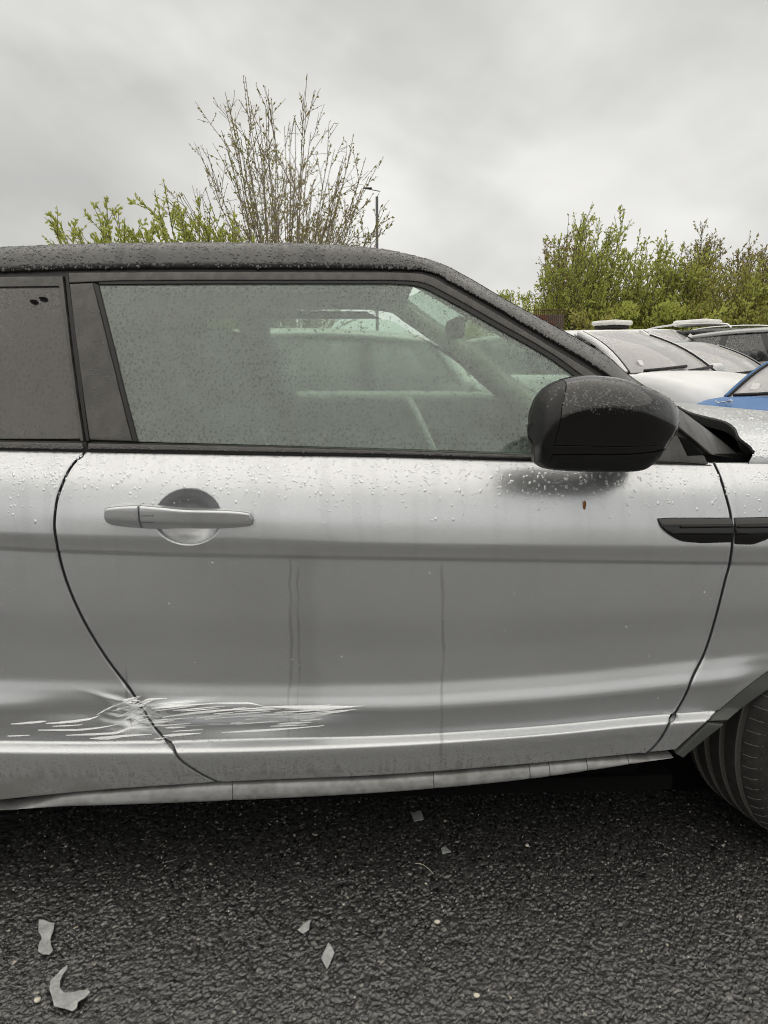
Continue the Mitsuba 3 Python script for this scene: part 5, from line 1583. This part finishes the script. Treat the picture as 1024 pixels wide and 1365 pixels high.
rt = [(752, 16.5, 276, 'leaf_spring', 'leafy spring green tree standing first at the left of the right hand row'), (792, 17.5, 284, 'leaf_spring', 'spring green tree second from the left of the right hand row'),
      (836, 17.0, 300, 'leaf_spring', 'full yellow green tree mid row, above the white people carrier'), (880, 16.5, 318, 'leaf_spring', 'broad yellow green tree right of the middle of the row'),
      (925, 17.0, 330, 'leaf_olive', 'olive green tree above the dark tall car'), (968, 16.0, 345, 'leaf_olive', 'low olive green tree above the silver estate car'),
      (1020, 15.5, 330, 'leaf_spring', 'spring green tree cut by the right edge of the picture')]
for i, (px, ds, ht, lf, lb) in enumerate(rt):
    fan_tree('hedge_tree' + ('' if i == 0 else f'_{i:03d}'), gpos(px - 8, ds), htop(px, ht - 6, ds), 1.3, 42, 40 + i, 11500, 0.085, lf, 'bark_grey', lb, lean=0.22, twigs=10, flat=0.42, crown_low=0.55, r0=0.014, group=GR)
for i, (px, ds, ht, lb) in enumerate([(922, 22, 292, 'taller red brown barely leafed tree behind the olive green one'), (985, 21, 300, 'tall sparse tree behind the low olive green one'), (1030, 22, 288, 'tall sparse tree at the right edge, behind the spring green one'), (742, 20, 272, 'thin sparse tree rising behind the first green tree of the row')]):
    fan_tree('sparse_tree' + ('' if i == 0 else f'_{i:03d}'), gpos(px, ds), htop(px, ht, ds), 1.1, 34, 70 + i, 9000, 0.08, 'leaf_bud', 'bark_red', lb, lean=0.08, twigs=11, flat=0.4, r0=0.018, group=GR)
for i, (px, ds) in enumerate([(682, 20), (715, 19.5), (780, 16.2), (835, 16.2), (885, 16), (945, 16.2), (1000, 16)]):
    make_tree('low_shrub' + ('' if i == 0 else f'_{i:03d}'), gpos(px, ds), 2.3 if i > 1 else 2.9, 0.7, 90 + i, 9000, 0.08, 'leaf_olive' if i in (3, 6) else 'leaf_spring', 'bark_grey', 7, levels=3,
              label=['low shrub at the far left end of the greenery, beside the windscreen pillar', 'low shrub above the small brick wall', 'low shrub below the first two green trees', 'low shrub below the middle of the tree row', 'low shrub behind the roof of the dark tall car', 'low shrub below the olive green trees', 'low shrub at the right edge behind the silver estate car'][i], catg='bush', group=GR, flut=0.8)
# trees behind the photographer (mirrored in the paint)
for i, px in enumerate((-9, -3, 3, 9)):
    make_tree('rear_tree' + ('' if i == 0 else f'_{i:03d}'), (px, -19, 0), 6.0, 0.4, 120 + i, 6000, 0.16, 'leaf_olive', 'bark_grey', 6, levels=3,
              label='green tree behind the photographer, mirrored in the silver paint, %s' % ['outermost to the left', 'left of the middle', 'right of the middle', 'outermost to the right'][i], group='trees behind the photographer', kids=(4, 6))

# ------------------------------------------------------------------ lamp post, brick wall with railings
b = gpos(503, 24)
topz = at_y(503, 262, b[1])[2]
mat('galvanised', (0.16, 0.165, 0.17), 0.5, 0.6)
put('lamp_post__pole', tube([b, [b[0], b[1], topz]], [0.06, 0.045], 10), 'galvanised', True)
hd = at_y(486, 251, b[1]); hd2 = at_y(507, 255, b[1])
put('lamp_post__arm', tube([[b[0], b[1], topz - 0.02], [hd2[0], b[1], hd2[2]], [hd[0], b[1], hd[2]]], 0.015, 6), 'galvanised', True)
put('lamp_post__lamp_head', rbox((0.30, 0.12, 0.035), 0.015, hd + [0.1, 0, 0.01]), 'galvanised', 40)
tag('lamp_post', 'slim grey lamp post right of the tall sparse tree, above the car roof', 'lamp post')

mat('brick_red', (0.30, 0.12, 0.075), 0.8); mat('brick_dark', (0.22, 0.095, 0.065), 0.85); mat('mortar', (0.15, 0.125, 0.105), 0.9)
wa, wb_ = gpos(706, 14.2), gpos(752, 14.2)
zt1 = at_y(720, 419, wa[1])[2] + 0.0
ln = wb_[0] - wa[0]
put('brick_wall__wall_core', trimesh.creation.box(bounds=[[wa[0], wa[1] + 0.012, wa[2] - 0.1], [wb_[0], wa[1] + 0.2, zt1]]), 'mortar', False)
bw, bh = 0.30, 0.12
nr_ = int((zt1 - wa[2]) / bh)
brick = rbox((bw - 0.014, 0.05, bh - 0.014), 0.006, (0, 0, 0), 4)
bd = [mikit.ply(brick, 'brick_red', 30), mikit.ply(brick, 'brick_dark', 30)]
n_ = 0
for r in range(max(nr_ - 8, 0), nr_):
    for c_ in range(int(ln / bw) - 1):
        k = 'brick_wall__brick' + ('' if n_ == 0 else f'_{n_:03d}'); n_ += 1
        scene[k] = {**bd[rng.integers(0, 2)], 'to_world': T().translate([wa[0] + bw * (c_ + 0.6 + 0.5 * (r % 2)), wa[1] + 0.02, zt1 - bh * (nr_ - r - 0.5)])}
tag('brick_wall', 'low red brick wall under the trees left of the white people carrier', 'wall')
rl = []
for k in range(16):
    x = wa[0] + ln * (k + 0.5) / 16
    key = 'railing__bar' + ('' if k == 0 else f'_{k:03d}')
    put(key, tube([[x, wa[1] - 0.12, wa[2]], [x, wa[1] - 0.12, zt1 + 0.10]], 0.007, 6), 'bark_red', True)
for z_ in (zt1 + 0.07, zt1 - 0.4):
    put('railing__rail', tube([[wa[0], wa[1] - 0.12, z_], [wb_[0], wa[1] - 0.12, z_]], 0.011, 6), 'bark_red', True)
tag('railing', 'thin rusty metal railing standing in front of the low red brick wall', 'railing')
